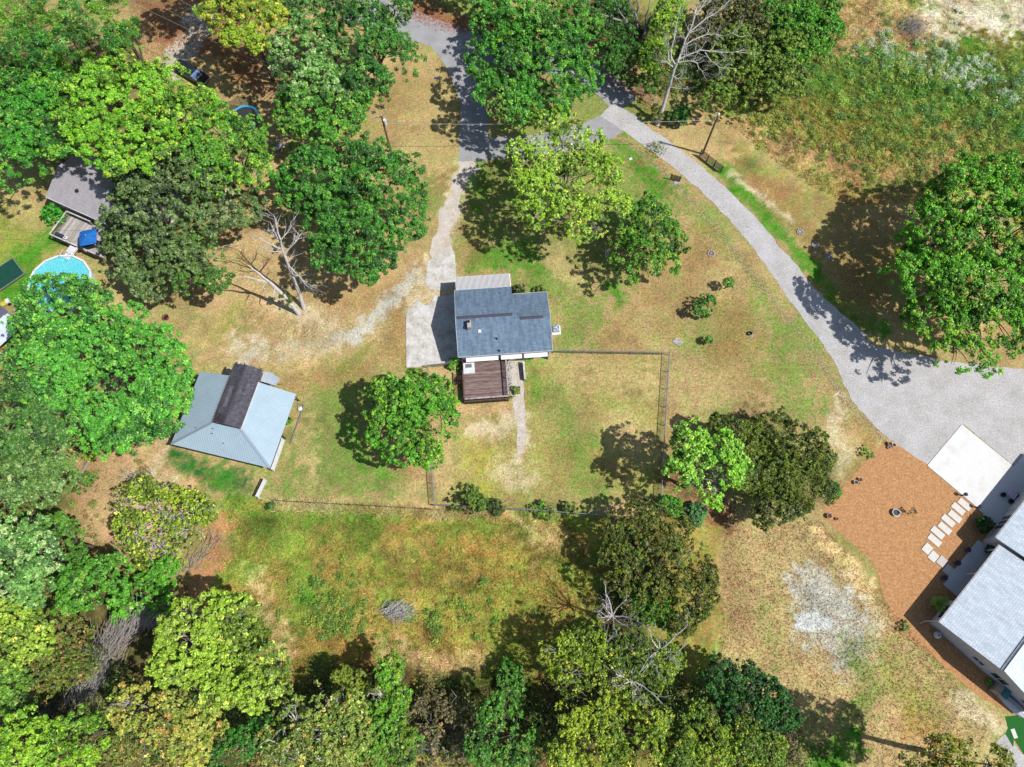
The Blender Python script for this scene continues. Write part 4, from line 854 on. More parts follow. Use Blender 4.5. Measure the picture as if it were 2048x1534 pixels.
for q in ((8.2, -.15), (12.2, -.15)): MB().box(q[0] - .08, q[0] + .08, q[1] - .2, q[1] - .04, .1, 3.1).build('porch_post', M_white, rh)
# slabs
def rect_slab(name, x0, x1, y0, y1, z, m, kind='structure', t=.1):
    mb = MB()
    mb.slab([rp(x0, y0, z), rp(x1, y0, z), rp(x1, y1, z), rp(x0, y1, z)], t)
    ob = mb.build(name, m); tag(ob, kind=kind); return ob
rect_slab('concrete_driveway', 16.2, 24.0, 3.0, 10.9, .09, M_conc, t=.08)
rect_slab('concrete_patio', 16.1, 27, .51, 2.99, .088, M_conc, t=.08)
rect_slab('porch_floor', 5.3, 12.88, -2.49, 1.0, .16, M_conc, t=.16)
rect_slab('porch_step', 5.2, 12.8, 2.01, 2.4, .08, M_greyc, t=.08) if False else None
# pavers
M_pav = mat('cream_paver', A(240, 236, 228), .8, A(226, 220, 208), 2.5)
pv0 = None
for i, (px, py) in enumerate(((1929, 1008.8), (1916.4, 1017.6), (1909.8, 1033), (1896.3, 1041.3), (1889.4, 1056.6), (1875.3, 1065.4), (1869, 1080.5), (1854.7, 1097.3), (1866.8, 1113), (1884, 1122.7), (1897, 1140))):
    q = U(px, py, .06); sx, sy = (.42, .84) if i < 7 else (.6, .5)
    nm = ['first cream stepping slab, touching the white concrete drive', 'second cream stepping slab from the white concrete drive', 'third cream stepping slab from the white concrete drive', 'fourth cream stepping slab from the white concrete drive', 'fifth cream stepping slab from the white concrete drive', 'sixth cream stepping slab from the white concrete drive', 'seventh cream stepping slab, last of the narrow ones on orange gravel', 'leftmost square cream slab where the stepping path turns to the porch', 'middle square cream slab on the turn of the stepping path', 'square cream slab nearest the porch still in sunlight', 'grey square slab in the shade right before the porch'][i]
    ob = MB().bevbox(-sx, sx, -sy, sy, -.05, .03, .02).build('paving_slab', M_pav if i != 9 else mat('beige_paver', A(222, 214, 204), .8, A(206, 198, 188), 3))
    ob.location = (q[0], q[1], .07); ob.rotation_euler.z = RA; tag(ob, nm, 'paving slab', 'stepping slabs on the orange gravel')
def pot(label, px, py, r, h, m, soil=True, cat='plant pot', group=None):
    q = U(px, py, .02); t = thing('plant_pot', label, cat, q, 0, group)
    MB().lathe(0, 0, [(r * .7, 0), (r, h), (r * .86, h), (r * .8, h - .05)], 16, False).build('pot', m, t)
    if soil: MB().cyl(0, 0, h - .08, h - .05, r * .84, n=14).build('soil', mat('potting_soil', A(90, 70, 56), .95), t)
    return t
M_terra = mat('terracotta', A(214, 180, 156), .8, A(188, 150, 126), 5); M_palepot = mat('pale_pot', A(232, 222, 214), .7); M_blue = mat('blue_glaze', A(24, 40, 170), .2, spec=.6); M_bluedk = mat('dark_blue_glaze', A(70, 62, 120), .3)
for lb, x, y, r, mm in (('large terracotta pot of the three by the upper corner of the orange gravel', 1777.7, 889, .3, M_terra), ('pale pot on the right of the three by the upper corner of the orange gravel', 1786, 891, .28, M_palepot), ('small pale pot below the other two by the upper corner of the orange gravel', 1776.7, 895.7, .2, M_palepot),
                        ('upper brown pot of the group halfway along the left gravel edge', 1719, 960, .26, M_terra), ('pale pot on the left of the group halfway along the left gravel edge', 1710, 965.5, .28, M_palepot), ('smallest pot of the group halfway along the left gravel edge', 1716.5, 967, .14, M_terra),
                        ('large brown pot at the left corner of the orange gravel', 1656.5, 1032.5, .33, M_terra), ('small brown pot standing apart near the left corner of the orange gravel', 1672.7, 1038, .2, M_terra), ('tiny pale pot behind the large one at the left corner of the orange gravel', 1660.3, 1028.8, .17, M_palepot)):
    pot(lb, x, y, r, r * 1.3, mm, group='pots along the edge of the orange gravel')
pot('bright blue glazed pot by the porch floor', 1933, 1100, .33, .45, M_blue); pot('dark blue pot beside the shaded square slab', 1912.7, 1126, .34, .45, M_bluedk); pot('purple blue pot at the left end of the porch floor', 1886, 1156, .34, .45, M_bluedk)
for lb, x, y in (('dark round post lamp at the left end of the path joint with the white drive', 1923, 991), ('dark round post lamp at the lower corner of the white drive', 1952, 1015)):
    t = thing('bollard_lamp', lb, 'lamp', U(x, y)); MB().cyl(0, 0, 0, .75, .09, n=10).build('post', M_dark, t); MB().lathe(0, 0, [(.16, .7), (.24, .85), (.24, 1.0), (.12, 1.08)], 14).build('lamp_head', mat('smoked_glass', A(70, 66, 96), .2), t)
t = thing('planter_tub', 'white oval planter with dark soil in the middle of the orange gravel', 'planter', U(1789.7, 1026), .3)
MB().lathe(0, 0, [(.38, 0), (.5, .4), (.42, .42), (.4, .34)], 18, False).build('tub', M_white, t); MB().cyl(0, 0, .3, .34, .41, n=16).build('soil', M_dark, t)
t = thing('covered_table', 'pink topped table with black wheels around it on the shaded patio', 'table', U(2018, 990, .1), RA)
MB().bevbox(-.5, .5, -.5, .5, .7, .78, .05).build('tabletop', mat('pink_cloth', A(226, 200, 226), .8), t); 
for x, y in ((-.5, -.5), (-.5, .5), (.5, -.5)): MB().lathe(x * 1.15, y * 1.15, [(.26, .0), (.3, .1), (.3, .3), (.2, .34), (.1, .2)], 14).build('tyre', M_dark, t)
MB().cyl(0, 0, 0, .7, .08, n=8).build('leg', M_dark, t)
for i, (x, y) in enumerate(((1957, 1142), (1964.5, 1132), (1972, 1122))):
    t = thing('porch_stool', ['lowest of the three round white stools under the porch eave', 'middle of the three round white stools under the porch eave', 'topmost of the three round white stools under the porch eave'][i], 'stool', U(x, y, .16), 0, 'stools on the porch')
    MB().lathe(0, 0, [(.33, .62), (.36, .66), (.34, .7)], 16).build('seat', M_white, t)
    for k in range(3): a = k * 2.09; MB().tube([(.2 * math.cos(a), .2 * math.sin(a), .62), (.3 * math.cos(a), .3 * math.sin(a), 0)], .02, 5).build('leg', M_metal, t)
t = thing('urn', 'white round urn at the foot of the gable wall of the right house', 'urn', U(1871, 1270)); MB().lathe(0, 0, [(.2, 0), (.42, .3), (.38, .6), (.16, .72), (.2, .8), (.12, .78), (.1, .6)], 16, False).build('body', M_white, t, smooth_=True); MB().cyl(0, 0, .66, .68, .13, n=10).build('opening', M_dark, t)
t = thing('heat_pump', 'tan metal cabinet with a teal top against the gable wall of the right house', 'heat pump', U(1999, 1384), RA); MB().bevbox(-.7, .5, -.5, 1.1, .05, 1.1, .05).build('cabinet', mat('tan_steel', A(190, 176, 160), .6), t); MB().bevbox(-.6, .4, -.45, .3, 1.1, 1.22, .05).build('top_grille', mat('teal_plastic', A(60, 140, 150), .4), t); MB().box(-.715, -.7, .2, .4, .5, .7).build('knob', M_dark, t)
t = thing('canoe', 'upturned pale grey boat leaning by the gable wall at the lower right', 'boat', U(2022, 1408), RA - math.pi / 2)
hb = MB(); vs_ = []
for i in range(9):
    x = -2.0 + i * .5; w_ = .62 * math.sin(math.pi * (i + .25) / 8.5) ** .5
    for k in range(7): a = math.pi * k / 6; vs_.append((x, w_ * math.cos(a), .05 + .5 * (w_ / .62) * math.sin(a)))
hb.add(vs_, [(i * 7 + k, i * 7 + k + 1, (i + 1) * 7 + k + 1, (i + 1) * 7 + k) for i in range(8) for k in range(6)]); hb.build('hull', mat('pale_hull', A(216, 218, 224), .4), t, smooth_=True); MB().bar((-2, 0, .55), (1.9, 0, .57), .05, .04).build('keel', M_metal, t)
tf = [(2010, 1433), (2100, 1425), (2100, 1520), (2048, 1510), (2028, 1478), (2026, 1494), (2011, 1468), (2016, 1456)]
ob = sheet('artificial_turf', [U(*q)[:2] for q in tf], .03, mat('turf_green', A(44, 122, 44), .95, A(34, 104, 38), 6, bump=.6, bscale=30), 0, 1, .03); tag(ob, 'bright green artificial turf with ragged corners at the lower right edge', 'turf')
ob = sheet('gravel_patch', [U(*q)[:2] for q in ((1990, 1485), (2010, 1470), (2060, 1520), (2100, 1530), (2100, 1570), (2020, 1570))], .01, M_grav, .3, 44); tag(ob, kind='structure')
ob = MB().bevbox(-.25, .25, -.5, .5, 0, .05, .02).build('stepping_stone', M_pav); ob.location = tuple(U(2028, 1467, .04)); ob.rotation_euler.z = .2; tag(ob, 'small grey stepping stone lying on the bright green turf', 'stone')

# ------------------------------------------------------------------ small yard things
for lb, x, y, sx, sy, rz, nm in (('rectangular pale concrete lid in the dry lawn right of the fence corner', 1355, 684, .62, .42, -.6, 'concrete_lid'), ('small pale slab below the short brown slatted fence', 1354, 366, .5, .3, -.3, 'stone_slab'), ('small white block on green grass near the yellow green tree', 1261, 318, .25, .2, .5, 'white_block')):
    ob = MB().bevbox(-sx, sx, -sy, sy, 0, .1, .03).build(nm, M_stone if nm != 'white_block' else M_white); ob.location = tuple(U(x, y)); ob.rotation_euler.z = rz; tag(ob, lb, 'slab')
for lb, x, y, r in (('white stone ring in shade beside the gravel drive, lower one', 1657, 514, .45), ('white stone ring at the shade edge beside the gravel drive, middle one', 1630, 490, .4), ('whitish stump in sun beside the gravel drive, topmost', 1600, 464, .4), ('grey stone ring in the lawn around a cut stump', 1422, 507, .45)):
    t = thing('stone_ring', lb, 'stones', U(x, y), 0)
    for k in range(9):
        a = k * 2 * math.pi / 9; MB().lathe(r * math.cos(a), r * math.sin(a), [(.14, 0), (.16, .08), (.08, .16), (0, .17)], 6, False).build('stone', M_stone, t)
    MB().cyl(0, 0, 0, .12, r * .5, n=10).build('stump', M_stone if x > 1500 else M_wood, t)
for lb, x, y in (('upper small teal marker in the bare sand at the top right', 1913, 22), ('lower small teal marker in the bare sand at the top right', 1911, 48)):
    ob = MB().lathe(0, 0, [(.28, 0), (.28, .25), (.16, .3)], 10).build('ground_marker', mat('teal_cap', A(150, 190, 180), .5)); ob.location = tuple(U(x, y)); tag(ob, lb, 'marker')
ob = MB().bevbox(-.22, .22, -.12, .12, 0, .2, .04).build('recycling_bin', mat('blue_bin', A(50, 100, 200), .5)); ob.location = tuple(U(872, 157)); tag(ob, 'small blue box lying in the tree shade on the verge', 'box')
t = thing('plant_pot', 'black pot with a small plant far right on the dry lawn', 'plant pot', U(1499, 668)); MB().lathe(0, 0, [(.2, 0), (.3, .3), (.24, .3)], 12, False).build('pot', M_dark, t); MB().cyl(.25, -.2, 0, .08, .3, n=10).build('saucer', M_stone, t)

# ------------------------------------------------------------------ trees
M_leaf = tone_mat('foliage', .5, transl=.16, spec=.4)
def leaves(P, Nn, size, asp, cols, rg, jit=.22):
    """one rhombus per leaf tuft: P centres, Nn normals"""
    n = len(P); Nn = Nn / (np.linalg.norm(Nn, axis=1)[:, None] + 1e-9)
    t = rg.normal(size=(n, 3)); a = np.cross(Nn, t); a /= np.linalg.norm(a, axis=1)[:, None] + 1e-9; b = np.cross(Nn, a)
    s = size * rg.uniform(.6, 1.4, n)[:, None]
    fold = Nn * s * .18
    V = np.stack([P + a * s * 1.1, P - a * s * .7 + b * s * asp * 1.15 - fold, P - a * s * .7 - b * s * asp * 1.15 - fold], 1).reshape(-1, 3)
    T = np.repeat(cols * rg.uniform(1 - jit, 1 + jit, n)[:, None], 3, 0)
    return V, T
def crown_mesh(lobes, pr=.8, cover=1.0, size=.2, asp=.55, pal=((90, 160, 50, 1),), seed=1, up=.3, fill=.25, kb=1.0, low=-.25, spiky=0, droop=0, jit=.42):
    rg = np.random.default_rng(seed); PV = []; PN = []; PR = []
    L = [(np.array(c, float), r, rz) for c, r, rz in lobes]
    for li, (c, r, rz) in enumerate(L):
        pr_ = pr; n = max(6, int(4.3 * r * r / (pr * pr) * (1 + fill)))
        z = rg.uniform(low, 1, n); ph = rg.uniform(0, 2 * math.pi, n); q = np.sqrt(1 - z * z)
        d = np.stack([q * np.cos(ph), q * np.sin(ph), z], 1)
        nz = fbm(ph * 2 + li * 7, z * 3 + seed, 1.2, seed % 50, 3)
        rad = (.52 + .88 * nz) * np.where(rg.random(n) < fill, rg.uniform(.4, .8, n), 1.0)
        q0 = d * r; n2_ = fbm(q0[:, 0] + q0[:, 2] * .7 + seed, q0[:, 1] - q0[:, 2] * .6, 1.7, (seed * 3) % 47, 2); rad = rad * (1 + (n2_ - .5) * .75)
        p = d * rad[:, None] * np.array([r, r, rz]) + c
        gp = fbm(p[:, 0] + p[:, 2], p[:, 1] - p[:, 2] * .5, 2.6, seed % 41, 2); ok = (gp > .45) | (rg.random(n) < .18)
        for lj, (c2, r2, rz2) in enumerate(L):
            if lj != li: ok &= np.linalg.norm((p - c2) / np.array([r2, r2, rz2]), axis=1) > .72
        p = p[ok]; d = d[ok]; PV.append(p); PN.append(d); PR.append(pr * rg.uniform(.6, 1.25, len(p)))
    PV = np.concatenate(PV); PN = np.concatenate(PN); PR = np.concatenate(PR)
    PV[:, 2] = np.maximum(PV[:, 2], PR * .6)
    # leaves on each puff
    k = np.maximum(4, (15.5 * cover * (PR / size) ** 2 * .32)).astype(int); idx = np.repeat(np.arange(len(PV)), k); n = len(idx)
    d = rg.normal(size=(n, 3)); d /= np.linalg.norm(d, axis=1)[:, None]
    d = d + PN[idx] * .55; d[:, 2] += up; d /= np.linalg.norm(d, axis=1)[:, None]
    rr = PR[idx] * (rg.random(n) ** .35); P = PV[idx] + d * rr[:, None] * np.array([1, 1, .8])
    if droop: P[:, 2] -= droop * (rr / PR[idx]) ** 2
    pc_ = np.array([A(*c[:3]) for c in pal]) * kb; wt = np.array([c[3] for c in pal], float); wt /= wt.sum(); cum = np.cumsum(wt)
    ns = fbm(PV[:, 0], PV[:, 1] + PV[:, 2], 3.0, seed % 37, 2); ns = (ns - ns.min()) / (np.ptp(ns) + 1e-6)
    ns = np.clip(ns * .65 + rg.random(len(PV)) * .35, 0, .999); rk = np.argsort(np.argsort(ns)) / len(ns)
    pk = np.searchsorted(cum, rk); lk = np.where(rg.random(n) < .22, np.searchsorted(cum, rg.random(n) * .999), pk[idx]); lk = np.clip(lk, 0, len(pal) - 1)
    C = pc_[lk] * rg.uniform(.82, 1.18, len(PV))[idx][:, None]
    if spiky: Nn = rg.normal(size=(n, 3)) * .6 + np.array([0, 0, .6])
    else: Nn = d * .8 + rg.normal(size=(n, 3)) * .55 + np.array([.25, -.08, .5])
    return leaves(P, Nn, size, asp, C, rg, jit)
def limb(mb, a, b, r0, r1, bend=.12, n=6, seg=4):
    a = Vector(a); b = Vector(b); L = (b - a).length; pts = []
    j = Vector((rnd.uniform(-1, 1), rnd.uniform(-1, 1), rnd.uniform(-.3, .8))) * L * bend
    for i in range(seg + 1):
        t = i / seg; pts.append(a.lerp(b, t) + j * 4 * t * (1 - t))
    mb.tube(pts, [r0 + (r1 - r0) * i / seg for i in range(seg + 1)], n, False); return pts
ntree = [0]
def tree(name, label, lobes, h, pal, pr=.8, cover=.88, size=.138, cat='tree', trunk=True, group=None, kb=1.28, limbs=True, rzf=.62, bark=None, twigs=0, base=None, squash=None, **kw):
    ntree[0] += 1; seed = 100 + ntree[0]; rg = random.Random(seed)
    Lw = []
    for lb in lobes:
        px, py, rp_ = lb[:3]; zo = lb[3] if len(lb) > 3 else rg.uniform(-.08, .0) * h
        r = rp_ * mpp(px, py, h * .65); rz = min(r * rzf, h * .48); zc = max(h - rz + zo, rz * .5)
        c = U(px, py, zc); Lw.append((c, r, rz))
    cm = np.mean([c for c, r, rz in Lw], 0)
    bpos = U(*base) if base else np.array([cm[0], cm[1], 0.])
    t = thing(name, label, cat, (bpos[0], bpos[1], 0), 0, group)
    pal = [(min(255, c[0] * (1.03 if c[0] < c[1] * .85 else .96)), c[1], c[2] * .86, c[3]) for c in pal]
    w_ = sum(c[3] for c in pal); m_ = pal[0]; pal = pal + [(min(255, m_[0] * 1.25 + 25), min(255, m_[1] * 1.12 + 12), m_[2] + 40, w_ * .035), (m_[0] * .6, m_[1] * .62, m_[2] * .7, w_ * .2)]  # pale entry paints glints into the leaf colour, dark entry deepens crown contrast
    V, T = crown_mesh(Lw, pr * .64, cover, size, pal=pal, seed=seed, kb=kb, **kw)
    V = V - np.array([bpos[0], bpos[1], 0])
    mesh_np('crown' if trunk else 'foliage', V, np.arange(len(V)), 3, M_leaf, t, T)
    if trunk:
        mb = MB(); R0 = max(.08, h * .024); top = Vector((cm[0] - bpos[0], cm[1] - bpos[1], max(h * .5, cm[2] * .8)))
        limb(mb, (0, 0, 0), top, R0, R0 * .6, .03, 8)
        for c, r, rz in Lw:
            cc = Vector((c[0] - bpos[0], c[1] - bpos[1], c[2])); limb(mb, top * .75, cc, R0 * .5, R0 * .22, .1)
            if limbs:
                for k in range(7 if twigs else 4):
                    a = rg.uniform(0, 6.28); e = cc + Vector((math.cos(a) * r * .85, math.sin(a) * r * .85, rg.uniform(.0, .6) * rz)); pts = limb(mb, cc * .9 + top * .1 if twigs else cc, e, R0 * .22, .02, .15, 5)
                    for q in range(twigs):
                        p = pts[rg.choice((2, 3, 4))]; limb(mb, p, p + Vector((rg.uniform(-1, 1), rg.uniform(-1, 1), rg.uniform(-.1, .8))) * r * .38, .035, .012, .15, 4, 3)
        mb.build('trunk', bark or M_bark, t)
    return t
LIME = ((150, 205, 60, 4), (120, 180, 45, 3), (175, 215, 80, 2), (90, 150, 40, 1)); GRN = ((95, 165, 60, 4), (70, 138, 48, 4), (120, 185, 75, 2), (56, 112, 42, 1))
BRI = ((96, 180, 66, 4), (76, 154, 58, 3), (128, 196, 74, 2), (64, 132, 60, 1)); DRK = ((74, 146, 48, 4), (54, 116, 42, 4), (104, 168, 58, 2)); OLV = ((108, 140, 84, 4), (84, 116, 66, 4), (136, 162, 112, 2), (78, 100, 70, 1))
YGR = ((165, 208, 66, 4), (134, 186, 58, 3), (188, 215, 94, 2), (110, 156, 54, 1)); PINE = ((90, 160, 62, 3), (64, 138, 66, 3), (140, 180, 76, 2)); SIL = ((130, 185, 105, 4), (95, 155, 70, 3), (176, 208, 156, 2), (70, 125, 58, 1))
AUT = (); DOL = ((112, 124, 42, 4), (86, 104, 38, 4), (140, 144, 52, 2), (66, 96, 36, 2)); BRN = ((134, 118, 86, 4), (112, 104, 66, 3), (150, 128, 104, 2), (120, 130, 70, 2))
SPK = dict(size=.22, asp=.2, spiky=1)
g1 = 'pines in the upper left corner'
pine = [('darkest tufted pine in the top left corner', [(30, 30, 50), (80, 60, 40)]), ('tufted pine at the top edge, right of the corner pine', [(120, 20, 45), (165, 45, 40)]), ('light green pine right of the others, beside the shaded drive', [(245, 92, 34), (262, 60, 20)]), ('small blue green pine at the top edge beside the power cables', [(215, 20, 36)]),
        ('yellowish pine in the middle of the upper left pine group', [(150, 90, 40), (110, 105, 36)]), ('pine at the left edge below the corner pine', [(20, 110, 45), (60, 100, 34)]), ('low pine with visible trunk just above the lime green tree', [(170, 135, 26), (125, 145, 28)]), ('small yellow green pine on the left of the lime green tree', [(145, 215, 26)])]
for i, (lb, lo2) in enumerate(pine): tree('pine_tree', lb, lo2, 14 if i < 6 else 9, PINE if i % 3 else ((130, 185, 70, 3), (100, 165, 60, 2)), pr=.95, cover=1.5, group=g1, rzf=1.1, low=.0, up=.5, **SPK)
tree('broadleaf_tree', 'dark green tree at the left edge, above the grey roofed house', [(30, 190, 72), (80, 240, 55), (30, 280, 62), (90, 180, 45), (20, 345, 46), (105, 290, 32)], 12, ((76, 160, 48, 4), (58, 126, 42, 3), (130, 190, 60, 2)), pr=.75)
tree('broadleaf_tree', 'wide lime green tree hiding the front of the black pickup', [(225, 205, 84), (300, 190, 66), (290, 270, 74), (370, 235, 62), (190, 265, 55), (205, 160, 34), (400, 215, 40), (235, 325, 30)], 13, ((128, 195, 52, 4), (104, 172, 44, 3), (160, 210, 66, 2), (190, 180, 60, .2)), pr=.7)
tree('broadleaf_tree', 'green tree between the trampoline and the garden swing', [(440, 270, 56), (480, 310, 54), (500, 270, 34), (450, 345, 50), (410, 300, 40), (505, 345, 30)], 12, ((104, 170, 52, 4), (74, 140, 44, 3), (150, 195, 62, 2)), pr=.7)
tree('oak_tree', 'greyish olive oak spreading over the pool deck and grey roof', [(300, 340, 60, -3), (380, 350, 60, -1), (330, 430, 84, -1), (420, 410, 66), (264, 410, 50, -6.5), (470, 420, 44, -2), (290, 495, 68, -4), (360, 520, 58, -2), (246, 490, 40, -7), (305, 560, 46, -5), (240, 440, 30, -7.5)], 12, OLV, pr=.62, size=.135)
tree('broadleaf_tree', 'small dark green tree tucked under the right side of the olive oak', [(400, 520, 44), (430, 560, 26), (380, 560, 26), (395, 480, 34)], 9, ((78, 124, 50, 4), (96, 140, 58, 2)), pr=.6, size=.13)
tree('maple_tree', 'large bright green tree beside the pool and the barn', [(100, 600, 56), (90, 670, 62), (160, 620, 62), (190, 690, 84), (110, 760, 74), (210, 790, 92), (290, 760, 76), (280, 690, 58), (310, 830, 56), (240, 860, 44), (330, 790, 50), (60, 720, 34)], 13, BRI, pr=.66, size=.135)
tree('broadleaf_tree', 'pale green glossy tree at the top, left of the road bend', [(600, 110, 56), (650, 140, 50), (620, 165, 56), (690, 185, 40), (600, 75, 30)], 12, SIL, pr=.62, size=.135)
tree('broadleaf_tree', 'green tree above the pole with the transformer', [(620, 210, 62), (680, 230, 46), (650, 262, 40), (595, 235, 40), (708, 200, 28)], 11, ((96, 165, 60, 4), (76, 140, 50, 3), (140, 188, 66, 2)), pr=.62, size=.135)
tree('broadleaf_tree', 'dark green tree by the left end of the asphalt road at the top', [(740, 60, 66), (760, 120, 58), (700, 50, 50), (790, 105, 34), (730, 160, 44), (790, 20, 34)], 13, ((80, 148, 56, 4), (56, 112, 44, 4), (130, 178, 80, 1)), pr=.68)
tree('broadleaf_tree', 'grey green tree at the top edge between the yellow green and the dark tree', [(620, 20, 46), (665, 30, 40)], 13, ((110, 160, 84, 3), (80, 130, 60, 3)), pr=.65)
tree('broadleaf_tree', 'yellow green tree at the top over rusty leaf litter', [(450, 20, 46), (500, 40, 46), (520, 80, 26), (470, 70, 26), (545, 30, 34)], 13, ((168, 195, 56, 4), (130, 170, 46, 3), (205, 190, 70, 2)), pr=.65, size=.13)
tree('maple_tree', 'dense dark green maple between the dead trees and the dirt track', [(640, 370, 74), (700, 340, 56), (770, 380, 70), (690, 440, 78), (770, 450, 66), (730, 510, 54), (610, 350, 44), (800, 430, 44), (670, 510, 38), (730, 550, 22), (735, 300, 32), (800, 345, 40)], 12, DRK, pr=.72)
tree('maple_tree', 'big dense green tree inside the curve of the asphalt road', [(992, 70, 56, -4), (1060, 40, 66), (1110, 90, 66), (1010, 140, 66), (1090, 160, 66), (1150, 150, 48), (1160, 90, 40), (1040, 210, 40), (1110, 220, 36), (990, 190, 40), (982, 20, 38, -5), (1150, 40, 44)], 10.5, ((86, 166, 54, 4), (62, 132, 46, 4), (124, 186, 60, 2)), pr=.74)
tree('walnut_tree', 'open yellow green tree with grey branches showing, in the front lawn', [(1110, 250, 40), (1150, 290, 48), (1090, 320, 52), (1170, 350, 54), (1110, 380, 54), (1060, 370, 36), (1140, 430, 52), (1215, 340, 34), (1220, 410, 38), (1070, 430, 34), (1190, 450, 30), (1045, 310, 30)], 11.5, YGR, pr=.55, cover=.62, size=.14, twigs=3, bark=M_greybark, fill=.15)
tree('broadleaf_tree', 'round medium green tree right of the open yellow green tree', [(1290, 450, 50), (1300, 500, 54), (1260, 500, 34), (1330, 470, 34), (1290, 540, 30), (1295, 425, 32)], 8, ((96, 158, 50, 4), (66, 122, 40, 3), (140, 190, 60, 2)), pr=.58, size=.13)
tree('broadleaf_tree', 'very large green tree at the right edge shading the gravel drive', [(1930, 390, 74), (2010, 370, 66), (1860, 440, 50), (1890, 480, 74), (1980, 470, 84), (1860, 560, 70), (1940, 570, 84), (2030, 560, 84), (1850, 630, 44, -4), (1920, 660, 62, -3), (2000, 650, 60, -2), (1905, 705, 38, -3.5), (1960, 705, 36, -3), (2070, 440, 70), (1835, 520, 40, -3)], 13, ((112, 190, 48, 4), (78, 150, 40, 4), (150, 205, 66, 2), (200, 175, 60, .25)), pr=.74, twigs=1)
tree('broadleaf_tree', 'round bright green tree next to the brown deck', [(790, 800, 50), (850, 790, 46), (830, 850, 60), (770, 850, 40), (880, 830, 38), (800, 890, 40), (850, 900, 34), (770, 790, 34), (755, 870, 22)], 8.5, ((96, 170, 46, 4), (70, 140, 38, 3), (140, 195, 56, 2)), pr=.55, size=.13)
tree('broadleaf_tree', 'light green open tree just outside the right fence of the back yard', [(1380, 880, 40), (1400, 930, 52), (1360, 940, 34), (1450, 930, 38), (1430, 965, 34), (1450, 890, 28), (1420, 990, 22), (1475, 930, 24)], 11, ((150, 215, 72, 4), (118, 190, 56, 3), (175, 225, 110, 2)), pr=.52, cover=.75, size=.14, base=(1372, 975), twigs=2, bark=M_greybark)
tree('cedar_tree', 'wide dark olive tree behind the light green tree, left of the orange gravel', [(1530, 870, 52), (1590, 900, 50), (1560, 950, 56), (1510, 950, 44), (1610, 960, 42), (1560, 1010, 40), (1490, 900, 36), (1640, 920, 30), (1600, 1010, 28), (1470, 862, 34), (1440, 845, 24), (1650, 980, 26), (1535, 1035, 30), (1480, 950, 36), (1620, 880, 34)], 6, ((110, 132, 40, 4), (84, 106, 36, 4), (140, 156, 50, 1), (60, 84, 30, 2)), pr=.44, cover=.62, size=.125)
tree('cedar_tree', 'big dark brownish olive tree at the lower right corner of the fenced yard', [(1290, 1050, 48), (1340, 1060, 48), (1330, 1120, 62), (1380, 1110, 40), (1380, 1180, 52), (1300, 1170, 46), (1360, 1230, 40), (1250, 1110, 40), (1240, 1170, 30), (1410, 1150, 30), (1400, 1210, 30), (1280, 1220, 36), (1230, 1060, 26)], 7.5, ((112, 114, 40, 4), (86, 94, 34, 4), (140, 146, 48, 2), (60, 110, 38, 1)), pr=.44, cover=.7, size=.125)
tree('broadleaf_tree', 'bushy green tree hugging the lower side of the dark olive tree', [(1310, 1215, 36), (1290, 1180, 30), (1350, 1250, 26)], 6, ((84, 160, 40, 3), (110, 170, 50, 2)), pr=.5, cover=.9, size=.14)
tree('broadleaf_tree', 'yellowish olive tree below the dark olive tree, right of its own long shadow', [(1150, 1290, 44), (1190, 1330, 50), (1140, 1350, 40), (1220, 1280, 36), (1110, 1300, 28)], 9, ((150, 178, 50, 4), (118, 150, 44, 3), (84, 122, 38, 2)), pr=.44, cover=.62, size=.125, twigs=1, bark=M_greybark)
tree('broadleaf_tree', 'thin crowned tree with bare white twigs in its top, right of the yellowish olive tree', [(1260, 1300, 40), (1310, 1330, 40), (1280, 1370, 40), (1340, 1310, 26), (1240, 1350, 30)], 8.5, ((130, 160, 52, 4), (100, 134, 44, 3), (70, 104, 36, 2)), pr=.5, cover=.6, size=.15, twigs=3, bark=M_palebark)
tree('broadleaf_tree', 'yellow green tree at the bottom edge below the bare twigged tree', [(1200, 1430, 48), (1260, 1460, 54), (1190, 1500, 50), (1270, 1520, 54), (1150, 1440, 34), (1310, 1440, 30), (1130, 1520, 30)], 9, ((172, 186, 54, 4), (132, 162, 46, 3), (94, 134, 40, 2)), pr=.44, cover=.7, size=.125)
tree('cedar_tree', 'dark green cedar by the sandy ground right of the lower tree group', [(1450, 1370, 42), (1500, 1360, 34), (1540, 1390, 34), (1470, 1420, 42), (1570, 1430, 28), (1530, 1440, 36)], 7, ((52, 110, 38, 4), (36, 84, 32, 4), (84, 140, 46, 1)), pr=.5, cover=.95, size=.14)
tree('broadleaf_tree', 'olive green tree at the bottom edge right of the yellow green tree', [(1400, 1440, 40), (1380, 1490, 44), (1440, 1500, 44), (1350, 1540, 36), (1500, 1490, 46), (1480, 1540, 44), (1540, 1500, 36)], 8, ((160, 180, 52, 3), (112, 146, 44, 3), (84, 128, 42, 3)), pr=.44, cover=.7, size=.125)
tree('broadleaf_tree', 'yellowish open tree at the bottom right corner, casting its shadow on green grass', [(1900, 1530, 44), (1950, 1560, 66), (1870, 1500, 26), (1990, 1530, 34), (1830, 1540, 24)], 14, ((160, 160, 60, 3), (122, 132, 50, 3), (190, 150, 70, 1)), pr=.6, cover=.5, size=.15, base=(1850, 1502), twigs=3, bark=M_greybark, kb=1.3)
